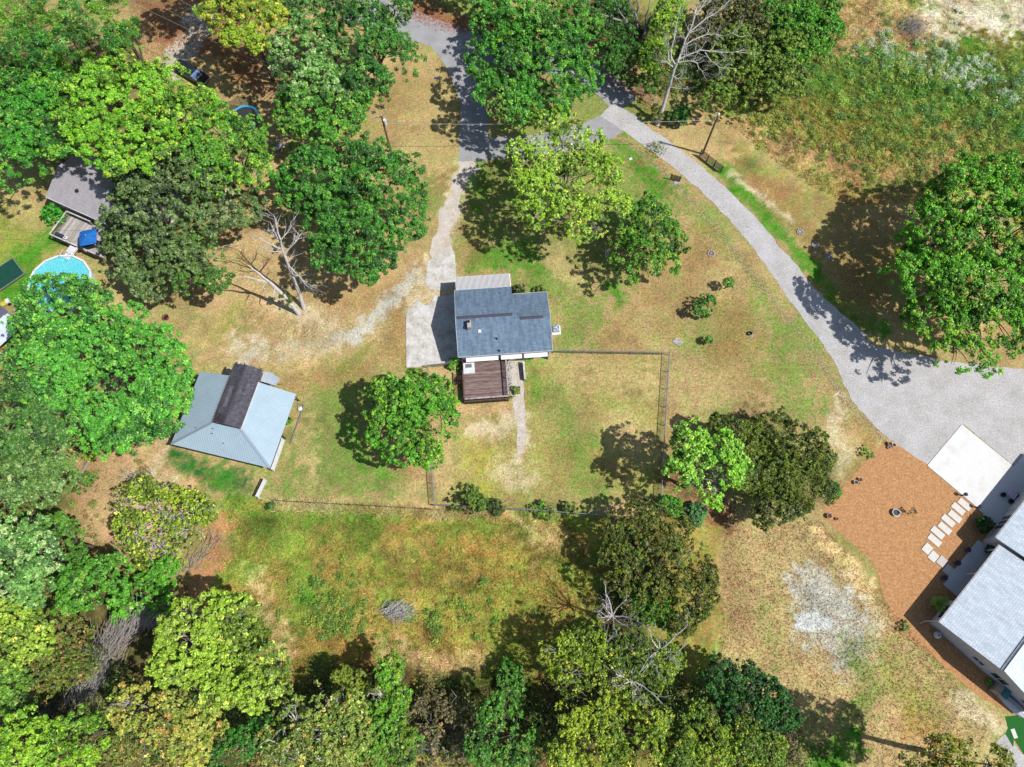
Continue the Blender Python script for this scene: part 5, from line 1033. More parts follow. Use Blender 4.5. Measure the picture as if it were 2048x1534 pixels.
# left woodland
tree('broadleaf_tree', 'dark green tree at the left edge below the big bright green tree', [(40, 800, 66), (90, 850, 50), (20, 870, 50), (70, 770, 40)], 13, ((84, 136, 62, 4), (64, 112, 50, 4), (130, 160, 96, 2)), pr=.7)
tree('broadleaf_tree', 'greyish green tree at the left edge above the dark gap', [(60, 920, 58), (100, 960, 44), (30, 960, 44), (110, 910, 34)], 12, ((104, 144, 74, 4), (78, 120, 56, 3), (150, 176, 120, 2)), pr=.65)
tree('broadleaf_tree', 'whitish green tree at the left edge with silvery leaves', [(40, 1060, 56), (20, 1130, 54), (80, 1110, 44), (60, 1170, 40)], 12, SIL, pr=.62, size=.135)
tree('broadleaf_tree', 'small dark tree beside the curved edge of the bare clearing', [(130, 1080, 32), (110, 1050, 24), (150, 1120, 26)], 8, ((96, 150, 54, 3), (70, 118, 42, 3)), pr=.55)
tree('broadleaf_tree', 'bright green tree directly under the bare clearing', [(190, 1160, 44), (150, 1180, 44), (240, 1160, 40)], 9, ((96, 168, 52, 4), (74, 136, 44, 3), (140, 184, 80, 1)), pr=.6)
tree('vine_thicket', 'smooth vivid green vine mound left of the reddish bare strip', [(300, 1180, 44), (260, 1200, 40), (330, 1150, 30)], 4.5, ((104, 178, 50, 4), (84, 156, 44, 3)), pr=.5, cover=1.3, size=.14, cat='shrub', trunk=False)
tree('shrub', 'light yellow green fallen looking bush with many pale bare branches below the barn', [(270, 1010, 42), (320, 1020, 48), (370, 1020, 40), (320, 1070, 50), (380, 1060, 34), (270, 1060, 34), (410, 1020, 22), (330, 1110, 40), (290, 975, 22)], 5.0, ((160, 192, 62, 4), (130, 160, 50, 3), (96, 130, 44, 2)), pr=.45, cover=.55, size=.14, cat='shrub', twigs=4, bark=M_palebark, fill=.4)
tree('broadleaf_tree', 'pale yellow green tree at the left edge, just above the brown tangle', [(30, 1240, 44), (60, 1280, 40), (20, 1310, 34)], 10, ((180, 204, 80, 4), (136, 170, 60, 3), (100, 140, 50, 2)), pr=.55)
tree('thicket', 'brownish green thicket left of the dry grey canes', [(120, 1280, 50), (100, 1340, 46), (160, 1320, 40), (60, 1350, 34)], 6, ((124, 134, 58, 4), (150, 112, 70, 2), (100, 130, 54, 3)), pr=.44, cover=.62, size=.125, cat='shrub', twigs=1, bark=M_greybark)
tree('broadleaf_tree', 'large lime green tree in the lower left beside the meadow', [(400, 1240, 50), (460, 1230, 46), (390, 1300, 60), (460, 1300, 64), (520, 1330, 48), (430, 1360, 60), (500, 1380, 44), (350, 1270, 36), (340, 1330, 36), (550, 1360, 26)], 12, ((170, 200, 66, 4), (140, 178, 54, 3), (190, 206, 100, 2), (110, 140, 60, 1)), pr=.58, size=.14, cover=.9, twigs=1, bark=M_greybark)
tree('broadleaf_tree', 'orange tinged autumn tree below the large lime green tree', [(270, 1420, 44), (340, 1440, 52), (290, 1480, 52), (370, 1500, 50), (400, 1450, 34), (250, 1400, 22)], 11, ((196, 186, 92, 4), (174, 180, 80, 4), (140, 158, 66, 3), (204, 160, 90, 1)), pr=.55, size=.14, cover=.85, twigs=1, bark=M_greybark)
tree('broadleaf_tree', 'lime green tree filling the bottom left corner', [(50, 1480, 60), (110, 1500, 52), (30, 1530, 54), (150, 1450, 40), (190, 1470, 36), (150, 1520, 50)], 12, ((150, 200, 56, 4), (116, 172, 48, 3), (90, 140, 44, 1)), pr=.6)
tree('broadleaf_tree', 'green tree by the dark hollow at the left edge near the bottom', [(40, 1400, 34), (20, 1370, 30)], 9, ((110, 160, 56, 4), (84, 130, 48, 2)), pr=.55)
tree('broadleaf_tree', 'speckled yellow and orange tree at the bottom centre left', [(640, 1430, 44), (690, 1420, 40), (640, 1480, 54), (590, 1450, 44), (710, 1470, 34), (570, 1500, 48), (660, 1530, 44)], 10, ((176, 188, 96, 4), (138, 160, 72, 4), (198, 164, 84, 1), (104, 134, 60, 3)), pr=.5, size=.14, cover=.7, twigs=2, bark=M_palebark)
tree('broadleaf_tree', 'dark green small tree peeping out between the two autumn trees at the bottom', [(480, 1490, 34), (450, 1520, 34), (520, 1470, 26)], 8, ((60, 130, 44, 4), (90, 140, 56, 2)), pr=.5)
tree('broadleaf_tree', 'yellow green sapling left of the narrow pointed tree at the meadow edge', [(700, 1370, 30), (680, 1350, 18)], 6, ((140, 150, 50, 4), (110, 136, 44, 2)), pr=.42, size=.14)
tree('broadleaf_tree', 'narrow bright green tree with a bare stem at the lower meadow edge', [(780, 1350, 26), (790, 1330, 20), (760, 1390, 24), (800, 1400, 20)], 8, ((106, 172, 48, 4), (140, 170, 54, 2)), pr=.42, size=.14, twigs=2, bark=M_palebark)
tree('broadleaf_tree', 'green tree at the bottom between the speckled tree and the brown thicket', [(770, 1450, 34), (800, 1490, 34), (750, 1510, 30), (730, 1530, 34)], 7, ((104, 164, 52, 4), (130, 150, 60, 3)), pr=.48, size=.135)
tree('thicket', 'brown leafless looking thicket at the bottom centre', [(860, 1440, 46), (910, 1430, 40), (880, 1490, 50), (840, 1500, 40), (930, 1480, 40)], 4.5, BRN, pr=.42, cover=.6, size=.13, cat='shrub', twigs=4, bark=M_greybark, kb=1.3)
tree('broadleaf_tree', 'green tree at the bottom right of the brown thicket', [(990, 1430, 38), (1020, 1470, 40), (970, 1490, 40), (1030, 1520, 40), (1010, 1400, 24)], 8, ((88, 150, 52, 4), (66, 124, 44, 3), (130, 160, 80, 1)), pr=.5)
tree('shrub', 'green bush at the edge of the tree shadow in the lower meadow', [(1020, 1350, 24), (1040, 1380, 22)], 3, ((70, 140, 44, 3), (90, 130, 46, 2)), pr=.4, size=.14, cat='shrub', trunk=False)
# top right thicket
tree('broadleaf_tree', 'dark green undergrowth tree at the top, left of the two bare trees', [(1220, 20, 40), (1240, 80, 36), (1230, 120, 24)], 8, ((70, 130, 42, 4), (50, 100, 36, 3)), pr=.55)
tree('broadleaf_tree', 'lime green tree between the two bare trees at the top', [(1330, 50, 30), (1320, 100, 28), (1345, 15, 26), (1300, 120, 24)], 8, ((150, 195, 56, 4), (110, 165, 46, 3)), pr=.5, size=.14)
tree('broadleaf_tree', 'shaded green tree at the foot of the ivy covered bare tree', [(1270, 130, 36), (1300, 160, 26), (1250, 110, 30)], 5.5, ((66, 120, 42, 4), (96, 140, 46, 2)), pr=.5, size=.135)
tree('broadleaf_tree', 'large mixed green tree at the top right beside the meadow', [(1480, 100, 52), (1530, 130, 52), (1470, 160, 44), (1440, 190, 30), (1570, 160, 40), (1520, 185, 34), (1560, 100, 40)], 7, ((122, 156, 56, 4), (92, 134, 50, 3), (150, 170, 66, 2)), pr=.55, size=.14)
tree('broadleaf_tree', 'vivid green bushy tree at the top edge bordering the pale meadow', [(1590, 40, 50), (1640, 20, 40), (1620, 80, 40), (1660, 50, 26), (1560, 20, 40), (1590, 110, 26)], 6.5, ((84, 166, 40, 4), (66, 136, 38, 3), (130, 184, 50, 2)), pr=.5, size=.14)
tree('thicket', 'dull brown green thicket at the top behind the pale bare tree', [(1450, 20, 46), (1500, 40, 40), (1430, 70, 34)], 6, ((110, 108, 60, 4), (90, 96, 50, 3), (120, 130, 60, 2)), pr=.45, cover=.8, size=.14, cat='shrub', twigs=2, bark=M_greybark)
tree('broadleaf_tree', 'dark brown green tree at the top edge left of the road', [(880, -22, 32), (930, -24, 30)], 5, ((64, 104, 40, 4), (84, 110, 46, 2)), pr=.6)
tree('broadleaf_tree', 'tall tree rooted just above the top edge, shading the drive at the upper left', [(400, -70, 50), (470, -80, 50), (350, -60, 40)], 15, GRN)
# small garden plants
SH = [('shrub', 'round dark green bush at the foot of the pale bare tree by the drive', [(1350, 236, 22), (1364, 228, 16)], 2.6, ((70, 130, 40, 4), (50, 100, 34, 2)), .4),
 ('shrub', 'larger green sapling of the three on the dry lawn inside the drive curve', [(1405, 614, 22), (1395, 620, 12), (1418, 606, 12)], 2.8, ((80, 150, 50, 4), (60, 120, 42, 2)), .32),
 ('sapling', 'small upright sapling in a mulch ring nearest the gravel drive', [(1457, 566, 9)], 2.4, ((80, 150, 46, 3), (110, 160, 60, 1)), .25),
 ('sapling', 'thin sapling in a green ring right of the pale concrete lid', [(1417, 680, 9)], 1.6, ((120, 170, 80, 3), (90, 140, 56, 1)), .22),
 ('shrub', 'bright green bush at the corner of the grey roofed house above the pool deck', [(110, 425, 19), (118, 436, 12)], 2.4, ((60, 170, 40, 4), (84, 180, 56, 2)), .38),
 ('shrub', 'whitish green thin bush behind the garden swing', [(592, 300, 18), (585, 325, 14)], 3, ((190, 205, 130, 4), (150, 176, 96, 2)), .35),
 ('shrub', 'largest green bush growing through the lower chain link fence', [(935, 1000, 24), (958, 1006, 16), (915, 1008, 14)], 2.2, ((84, 124, 44, 4), (116, 140, 50, 2)), .35),
 ('shrub', 'small dark bush right of the largest one on the lower chain link fence', [(992, 1016, 15)], 1.8, ((96, 112, 56, 4), (80, 100, 48, 2)), .3),
 ('shrub', 'low green bush on the lower chain link fence, left of two', [(1090, 1022, 18), (1075, 1018, 10)], 1.4, ((90, 150, 44, 4), (120, 160, 60, 2)), .3),
 ('shrub', 'small dark bush on the lower chain link fence nearest the big dark olive tree', [(1136, 1014, 13)], 1.4, ((90, 120, 50, 4), (120, 140, 60, 2)), .3),
 ('shrub', 'vivid green bush at the lower right fence corner', [(1345, 1012, 20), (1330, 1004, 14)], 2, ((84, 160, 50, 4), (110, 180, 70, 2)), .32),
 ('shrub', 'blue green bush right of the fence corner, in shade', [(1388, 1032, 20), (1400, 1022, 12)], 2, ((96, 160, 100, 4), (80, 136, 84, 2)), .32),
 ('shrub', 'left hedge bush behind the right part of the blue grey roof', [(1038, 582, 12)], 1.4, ((70, 96, 40, 4), (96, 110, 56, 1)), .28),
 ('shrub', 'right hedge bush behind the right part of the blue grey roof', [(1080, 580, 9)], 1.2, ((70, 96, 40, 4), (96, 110, 56, 1)), .28),
 ('shrub', 'dark round bush against the wall by the shaded patio', [(1968, 1048, 14), (1962, 1056, 9)], 1.4, ((56, 110, 44, 4), (44, 88, 38, 2)), .3),
 ('shrub', 'small green bush on the lower edge of the orange gravel', [(1808, 1253, 11)], .9, ((64, 136, 60, 4), (84, 150, 70, 2)), .24),
 ('shrub', 'bright green clump at the left border of the orange gravel', [(1732, 905, 13)], .8, ((110, 190, 40, 3), (80, 150, 40, 2)), .25),
 ('shrub', 'low green clump at the edge between olive tree and orange gravel', [(1668, 982, 14)], .8, ((80, 170, 56, 3), (90, 140, 60, 2)), .28),
 ('shrub', 'green leafy plant at the upper left corner of the brown deck', [(908, 728, 11), (918, 724, 8)], 1.4, ((90, 160, 46, 4), (130, 190, 60, 2)), .25),
 ('shrub', 'green and red plant by the lower right corner of the brown deck', [(1024, 786, 11), (1032, 780, 7)], .9, ((110, 160, 50, 3), (150, 110, 60, 1)), .24),
 ('shrub', 'upper green plant in the narrow bed beside the barn', [(573, 840, 8)], 1.0, ((90, 170, 50, 4),), .24),
 ('shrub', 'lower green plant in the narrow bed beside the barn', [(560, 876, 6)], .8, ((80, 150, 46, 4),), .22),
 ('shrub', 'tiny yellow green plant at the foot of the gable wall', [(1978, 1365, 5)], .5, ((130, 200, 60, 4),), .2),
 ('shrub', 'dark ornamental plant on the porch floor under the eave', [(1978, 1098, 6)], 1.2, ((50, 76, 44, 4),), .22),
 ('shrub', 'small dark bush at the lower left end of the overgrown wire fence', [(541, 1012, 9)], 1.0, ((60, 130, 50, 3), (90, 110, 60, 2)), .25),
 ('shrub', 'green shrub against the left side of the bare clearing', [(160, 975, 16), (175, 960, 14), (150, 960, 14)], 1.6, ((90, 140, 50, 3), (120, 140, 60, 2)), .32),
 ('shrub', 'sprawling shrub with a leaning grey stem at the top of the bare clearing', [(180, 900, 20), (160, 890, 18), (200, 890, 14)], 2, ((140, 170, 70, 3), (110, 140, 60, 2)), .3),
 ('shrub', 'vine covered stump bush among the undergrowth by the road', [(1240, 85, 16), (1250, 95, 12)], 3.5, ((110, 120, 56, 3), (140, 136, 70, 2)), .3)]
for nm, lb, lo2, h, pal, pr in SH: tree(nm, lb, lo2, h, pal, pr=pr, cover=1.1, size=.11 if h < 2.5 else .13, cat='shrub', trunk=(nm == 'sapling'), limbs=False, rzf=.9)
def fern(label, px, py, h, n, L, col_, cat='plant', pot_r=.35, name='potted_palm'):
    q = U(px, py); t = thing(name, label, cat, q); 
    if pot_r: MB().lathe(0, 0, [(pot_r * .8, 0), (pot_r, .4), (pot_r * .85, .4), (pot_r * .8, .3)], 14, False).build('pot', M_dark, t)
    V = []; T = []; z0 = .35 if pot_r else .05
    for i in range(n):
        a = i * 2 * math.pi / n + rnd.uniform(-.2, .2); l_ = L * rnd.uniform(.7, 1.1)
        for k in range(12):
            s = k / 12; x = s * l_; z = z0 + h * math.sin(min(s * 2.2, 2.4)) ; c = np.array([x * math.cos(a), x * math.sin(a), z]); pz = np.array([-math.sin(a), math.cos(a), -.15]) * (.2 + .12 * math.sin(s * 3)); f = np.array([math.cos(a), math.sin(a), 0]) * .07
            for sg in (-1, 1): V += [c - f * .3, c + f * .7, c + f + pz * sg, c + f * .2 + pz * sg]; T += [A(*col_)] * 4
    mesh_np('fronds', np.array(V), np.arange(len(V)), 4, M_leaf, t, np.array(T)); return t
fern('bright green palm in a round black pot near the window of the right house', 1869, 1208, .9, 8, 1.3, (150, 205, 60))
t = thing('sapling', 'thin leafy sapling leaning right of the white oval planter', 'sapling', U(1797, 1030)); mb = MB(); limb(mb, (0, 0, 0), (.9, .3, 1.2), .03, .015); limb(mb, (.5, .2, .7), (1.3, -.4, 1.1), .02, .01); mb.build('stem', M_bark, t)
V, T = crown_mesh([((.9, .1, 1.1), .55, .4)], pr=.2, cover=.5, size=.08, pal=((110, 100, 60, 3), (80, 96, 50, 2)), seed=9); mesh_np('leaves', V, np.arange(len(V)), 3, M_leaf, t, T)

# ------------------------------------------------------------------ bare trees
def grow(mb, p, d, L, r, depth, rg, spread=.7, up=.1):
    """recursive bare branch"""
    p = Vector(p); d = Vector(d).normalized(); pts = [p]; n = 4 if depth > 1 else 3
    for i in range(n):
        d = (d + Vector((rg.gauss(0, .16), rg.gauss(0, .16), rg.gauss(up, .1)))).normalized(); pts.append(pts[-1] + d * L / n)
    mb.tube(pts, [r * (1 - .62 * i / n) for i in range(n + 1)], 5 if depth > 2 else 3, False)
    if depth <= 0: return
    for k in range(rg.choice((2, 3, 3))):
        j = rg.randint(1, n); q = pts[j]; v = Vector((rg.gauss(0, 1), rg.gauss(0, 1), rg.gauss(0, .7))).normalized()
        grow(mb, q, d + v * spread, L * rg.uniform(.5, .72), r * .5, depth - 1, rg, spread, up)
def bare_tree(name, label, base, main, branches, m, seed, cat='tree', group=None, fine=2):
    """main: [(px,py,z,r)...] trunk; branches: lists of (px,py,z) with start radius"""
    b = U(*base); t = thing(name, label, cat, b, 0, group); rg = random.Random(seed); mb = MB()
    W = [Vector(U(x, y, z) - b) for x, y, z, r in main]; mb.tube(W, [q[3] * .72 for q in main], 9, True); mb.build('trunk', m, t)
    for br in branches:
        r0, pts = br; m2 = MB(); W = [Vector(U(*q) - b) for q in pts]
        # add slight kinks
        PP = []
        for a, c in zip(W[:-1], W[1:]):
            PP.append(a); L = (c - a).length; PP.append(a.lerp(c, .5) + Vector((rg.gauss(0, .05), rg.gauss(0, .05), rg.gauss(0, .05))) * L)
        PP.append(W[-1]); n = len(PP); m2.tube(PP, [r0 * .75 * (1 - .75 * i / (n - 1)) + .01 for i in range(n)], 6, False)
        for i in range(1, n):
            for k in range(2 if fine > 1 else 1):
                if rg.random() < .85 and fine: 
                    d = (PP[i] - PP[i - 1]).normalized() + Vector((rg.gauss(0, .8), rg.gauss(0, .8), rg.gauss(.1, .5)))
                    grow(m2, PP[i], d, rg.uniform(.7, 1.7) * (.6 + .2 * fine), max(.02, r0 * .3), max(0, fine - 1), rg)
        m2.build('branch', m, t)
    return t
bare_tree('dead_tree', 'tall bleached dead tree with spreading bare limbs beside the dark green maple', (608, 617), [(608, 617, 0, .42), (600, 590, 2.2, .34), (586, 555, 5, .28), (573, 520, 8, .23), (565, 500, 9.5, .2), (561, 478, 11, .16)],
  [(.12, [(561, 478, 11), (555, 460, 12), (552, 440, 13.2), (546, 430, 14)]), (.1, [(562, 480, 11), (575, 465, 11.6), (582, 444, 12.4)]), (.12, [(569, 508, 9), (585, 490, 10), (596, 478, 10.5), (603, 466, 11)]), (.11, [(562, 498, 9.6), (545, 490, 10), (525, 480, 10.5), (508, 472, 11)]),
   (.09, [(564, 505, 9.2), (550, 504, 9.6), (534, 500, 10)]), (.1, [(575, 530, 7), (590, 545, 6.8), (606, 560, 6.6), (622, 572, 6.2)]), (.09, [(583, 548, 5.8), (598, 552, 5.6), (612, 570, 5.2), (622, 578, 5)]), (.07, [(574, 524, 7.6), (582, 514, 8), (592, 511, 8.2)]), (.08, [(558, 485, 10.6), (545, 466, 11.5), (534, 460, 12)]), (.08, [(556, 478, 11), (548, 462, 12), (540, 444, 13)])], M_palebark, 11, fine=2)
sg = bare_tree('dead_tree', 'broken mossy dead trunk leaning left beside the tall bleached dead tree', (598, 628), [(598, 628, 0, .45), (584, 610, 2.0, .4), (566, 590, 4.0, .36), (548, 572, 5.6, .3), (538, 563, 6.4, .26)],
  [(.2, [(538, 563, 6.4), (520, 548, 7.4), (505, 538, 8), (496, 530, 8.4)]), (.2, [(534, 565, 6.2), (515, 560, 6.8), (495, 554, 7.2), (472, 554, 7.4)]), (.1, [(550, 576, 5.4), (546, 590, 5), (548, 598, 4.6)]), (.08, [(530, 568, 6.2), (524, 578, 5.8), (518, 584, 5.6)])], M_palebark, 12, fine=0)
b = sg.location; V, T = crown_mesh([((U(575, 600, 3)[0] , U(575, 600, 3)[1], 2.9), .62, .5), ((U(563, 588, 4)[0], U(563, 588, 4)[1], 4.0), .5, .42), ((U(588, 612, 1.2)[0], U(588, 612, 1.2)[1], 1.2), .6, .5)], pr=.22, cover=1, size=.08, pal=((100, 116, 30, 3), (76, 96, 30, 2)), seed=77)
mesh_np('moss', V - np.array(b), np.arange(len(V)), 3, M_leaf, sg, T)
bare_tree('bare_tree', 'tall pale bare tree with many twigs beside the gravel drive at the top', (1314, 250), [(1314, 250, 0, .46), (1326, 215, 2.6, .38), (1338, 175, 5.5, .33), (1348, 140, 8.3, .28), (1356, 122, 9.6, .22)],
  [(.2, [(1356, 122, 9.6), (1366, 95, 11), (1378, 65, 12.6), (1390, 30, 14.4), (1398, -5, 16)]), (.14, [(1350, 128, 9.2), (1342, 100, 10.6), (1350, 60, 12.4), (1362, 10, 14.6)]), (.13, [(1360, 118, 9.8), (1380, 108, 10.4), (1400, 100, 10.8), (1440, 104, 11), (1472, 104, 11.2)]),
   (.12, [(1356, 125, 9.5), (1376, 122, 9.9), (1394, 126, 9.8), (1404, 142, 9.2)]), (.12, [(1370, 90, 11.2), (1400, 74, 12), (1430, 68, 12.4), (1465, 66, 12.8)]), (.12, [(1382, 62, 12.6), (1408, 40, 13.6), (1434, 24, 14.4), (1456, 4, 15.2)]), (.08, [(1410, 104, 11), (1422, 122, 10.6), (1438, 134, 10.4), (1460, 136, 10.4)]),
   (.12, [(1346, 134, 8.8), (1334, 124, 9.2), (1324, 121, 9.4)]), (.13, [(1338, 124, 9), (1337, 104, 9.8), (1336, 86, 10.6)]), (.08, [(1344, 150, 7.8), (1356, 158, 7.6), (1364, 150, 8)]), (.07, [(1340, 176, 5.6), (1350, 176, 5.8), (1357, 177, 5.9)]), (.1, [(1392, 30, 14.4), (1412, 0, 15.6), (1424, -20, 16.4)])], M_palebark, 21, fine=3)
bare_tree('bare_tree', 'ivy wrapped bare tree with thick pale limbs at the top edge', (1282, 105), [(1282, 105, 0, .62), (1278, 80, 2.5, .5), (1276, 62, 4.2, .42)],
  [(.32, [(1276, 62, 4.2), (1262, 52, 5.2), (1236, 40, 6.2), (1214, 32, 6.8), (1192, 26, 7.4)]), (.26, [(1274, 60, 4.4), (1272, 30, 7), (1274, 0, 10), (1276, -20, 12)]), (.22, [(1273, 35, 6.8), (1262, 10, 9), (1252, -15, 11)]), (.26, [(1286, 75, 4), (1294, 50, 6), (1306, 30, 8), (1330, 5, 10.5), (1345, -15, 12)]), (.2, [(1288, 75, 4), (1300, 55, 5.6), (1318, 42, 6.8), (1350, 32, 7.6)]), (.14, [(1256, 46, 5.6), (1240, 25, 7.4), (1230, 0, 9.4)]), (.2, [(1290, 60, 5), (1292, 30, 8), (1300, 0, 11)])], M_greybark, 22, fine=1)
bt = [o_ for o_ in bpy.data.objects if o_.get('label', '').startswith('ivy wrapped')][0]; b = np.array(bt.location)
V, T = crown_mesh([(U(1279, 88, 2.0), .9, 1.6), (U(1277, 66, 4), .7, .9)], pr=.3, cover=1, size=.1, pal=((124, 112, 56, 3), (96, 110, 46, 2)), seed=78); mesh_np('ivy', V - b, np.arange(len(V)), 3, M_leaf, bt, T)
bt = [o_ for o_ in bpy.data.objects if o_.get('label', '').startswith('tall pale bare')][0]; b = np.array(bt.location)
V, T = crown_mesh([(U(1313, 232, 1.2), .8, 1.1), (U(1311, 222, 2), .6, .8)], pr=.28, cover=1, size=.1, pal=((130, 140, 36, 3), (80, 110, 40, 2)), seed=79); mesh_np('ivy', V - b, np.arange(len(V)), 3, M_leaf, bt, T)
def bare_bush(label, px, py, h, n, L, r, m, seed, name='bare_shrub', spread=.6, depth=2, lean=(0, 0), z0=0):
    q = U(px, py, z0); t = thing(name, label, 'shrub', (q[0], q[1], 0)); rg = random.Random(seed); mb = MB()
    if z0: limb(mb, (0, 0, 0), (0, 0, z0), r * 1.8, r, .03)
    for i in range(n):
        a = 2 * math.pi * i / n + rg.uniform(-.3, .3); grow(mb, (0, 0, z0), (math.cos(a) * spread + lean[0], math.sin(a) * spread + lean[1], .9), L * rg.uniform(.7, 1.2), r, depth, rg, .55)
    mb.build('branches', m, t); return t
bare_bush('left of two small whitish bare bushes below the barn', 282, 962, 3, 7, 1.9, .07, M_palebark, 31, spread=.35, lean=(-.1, .5)); bare_bush('right of two small whitish bare bushes below the barn', 305, 962, 2.5, 6, 1.5, .06, M_palebark, 32, spread=.35, lean=(.1, .4))
bare_bush('bare white branched tree top rising beside the big dark olive tree', 1225, 1232, 8, 8, 2.7, .09, M_palebark, 33, 'bare_tree', 1.5, 3, z0=6)
bare_bush('bare twiggy tree top above the thin crowned tree', 1320, 1300, 8, 7, 2.7, .09, M_palebark, 34, 'bare_tree', 1.6, 3, z0=7.5); bare_bush('bare twiggy tree top between the yellowish olive tree and the dark gap', 1262, 1362, 8, 7, 2.6, .09, M_palebark, 35, 'bare_tree', 1.6, 3, z0=7)
bare_bush('small leafless shrub half under the round green tree in the front lawn', 1212, 515, 2, 3, 1.3, .07, M_palebark, 36, spread=.3, lean=(0, .4))
def canes(label, poly, n, L, dir_, m, seed, name='dry_canes', z=1.5):
    rg = random.Random(seed); mb = MB()
    for i in range(n):
        t_ = rg.random() * (len(poly) - 1); k = int(t_); f = t_ - k; q = U(poly[k][0] * (1 - f) + poly[k + 1][0] * f + rg.gauss(0, 13), poly[k][1] * (1 - f) + poly[k + 1][1] * f + rg.gauss(0, 9))
        a = Vector((q[0], q[1], rg.uniform(.05, z))); d = Vector((dir_[0] + rg.gauss(0, .3), dir_[1] + rg.gauss(0, .3), rg.uniform(.1, .7))).normalized(); l_ = L * rg.uniform(.5, 1.2)
        mb.tube([a, a + d * l_ * .5 + Vector((0, 0, .15)), a + d * l_], [.035, .025, .012], 3, False)
    return tag(mb.build(name, m), label, 'dry stems', kind='stuff')
canes('mass of dry grey canes bent over in the lower left woodland', [(170, 1400), (200, 1350), (235, 1290), (270, 1250), (310, 1240)], 900, 2.6, (.5, .85), M_greybark, 41, z=3)
canes('dark tangled vines at the lower end of the dry canes', [(90, 1430), (140, 1410), (180, 1400)], 350, 2.0, (.6, .3), M_bark, 42)
canes('fallen grey branches on the reddish strip left of the meadow', [(365, 1150), (400, 1110), (425, 1080)], 70, 1.6, (.7, .6), M_greybark, 43, z=.3)
canes('pile of bleached branches in the middle of the lower meadow', [(778, 1222), (800, 1228)], 260, 1.3, (.6, .1), M_palebark, 44, 'brush_pile', .6); canes('dark grey brush pile on reddish ground at the top right', [(1812, 58), (1828, 62)], 240, 1.2, (.6, .2), M_greybark, 45, 'brush_pile', .7)
t = thing('fallen_branch', 'long curved pale branch lying in the shade right of the olive oak', 'branch', U(424, 508)); b = U(424, 508); W = [Vector(U(*q) - b) for q in ((424, 508, .2), (434, 498, .8), (450, 491, 1.2), (470, 489, 1.4), (490, 482, 1.6))]; MB().tube(W, [.07, .06, .05, .04, .03], 5).build('stem', M_palebark, t)
t = thing('fallen_log', 'leaning grey log at the top of the bare clearing', 'log', U(160, 950)); b = U(160, 950); W = [Vector(U(*q) - b) for q in ((160, 950, .1), (180, 918, .8), (203, 885, 1.6))]; MB().tube(W, [.16, .13, .08], 6).build('stem', M_greybark, t)

# ------------------------------------------------------------------ grasses, weeds and litter
def scatter(name, label, poly, n, blades, L, wd, lean, m, seed, bri=1.0, rand=.35, cat='grass', wind=(.5, .3), pal=None, keep=None, hmin=.4):
    rg = np.random.default_rng(seed); xs = [p[0] for p in poly]; ys = [p[1] for p in poly]; W = np.array([U(*p)[:2] for p in poly]); lo = W.min(0); hi = W.max(0)
    P = rg.uniform(lo, hi, (n * 4, 2)); u, v = PX(P[:, 0], P[:, 1]); ok = inside(u, v, poly)
    if keep is not None: ok &= rg.random(len(P)) < keep(P[:, 0], P[:, 1])
    P = P[ok][:n]; tn = ground_tone(P[:, 0], P[:, 1]); n = len(P)
    if pal is not None:
        pc_ = np.array([A(*c[:3]) for c in pal]); wt = np.array([c[3] for c in pal], float); k = np.searchsorted(np.cumsum(wt / wt.sum()), np.clip(fbm(P[:, 0], P[:, 1], 1.5, seed, 2) * 1.6 - .3 + rg.uniform(-.2, .2, n), 0, .999)); tn = tn * .35 + pc_[k] * .65
    idx = np.repeat(np.arange(n), blades); N = len(idx); a = rg.uniform(0, 2 * np.pi, N); ll = L * rg.uniform(.5, 1.3, N); sp = rg.uniform(.1, lean, N)
    wn = fbm(P[:, 0], P[:, 1], 5, 3, 2)[idx] * 2 * np.pi * 1.5
    dx = np.cos(a) * sp + wind[0] * np.cos(wn) * .6; dy = np.sin(a) * sp + wind[1] * np.sin(wn) * .6; dz = rg.uniform(hmin, 1, N)
    D = np.stack([dx, dy, dz], 1); D /= np.linalg.norm(D, axis=1)[:, None]
    B = np.stack([P[idx, 0], P[idx, 1], np.zeros(N)], 1) + np.stack([np.cos(a), np.sin(a), np.zeros(N)], 1) * rg.uniform(0, .12, N)[:, None]
    s = np.cross(D, rg.normal(size=(N, 3))); s /= np.linalg.norm(s, axis=1)[:, None]; s *= wd * rg.uniform(.6, 1.3, N)[:, None]
    V = np.stack([B - s, B + s, B + D * ll[:, None]], 1).reshape(-1, 3)
    T = np.repeat(np.clip(tn[idx] * bri * rg.uniform(1 - rand, 1 + rand, N)[:, None], .005, .8), 3, 0)
    return tag(mesh_np(name, V, np.arange(len(V)), 3, m, tone=T), label, cat, kind='stuff')
M_grass = tone_mat('grass_blades', .8, transl=.3, spec=.15)
low_m = [(440, 990), (520, 1000), (870, 1016), (1240, 1038), (1330, 1050), (1300, 1200), (1120, 1534), (1000, 1534), (900, 1400), (560, 1420), (560, 1300), (420, 1180), (455, 1080)]
up_m = [(1440, 170), (1560, 190), (1690, 10), (1720, -10), (2060, -10), (2060, 340), (1850, 400), (1700, 410), (1620, 370), (1550, 320), (1460, 250)]
scatter('meadow_grass', 'tall olive and straw coloured meadow grass behind the fences', low_m, 16000, 5, .55, .035, 1.3, M_grass, 51, 1.9, hmin=.12)
scatter('meadow_grass', 'rough straw and green meadow in the upper right', up_m, 20000, 5, .5, .04, 1.3, M_grass, 52, 1.8, hmin=.12)
scatter('fence_grass', 'bleached tall grass leaning over the wire fence', [(550, 1004), (870, 1018), (1000, 1026), (1000, 1036), (870, 1032), (550, 1022)], 1500, 6, .9, .035, .9, M_grass, 53, 1.9, hmin=.15, wind=(.2, -.9), pal=((214, 200, 150, 3), (190, 170, 110, 2)))
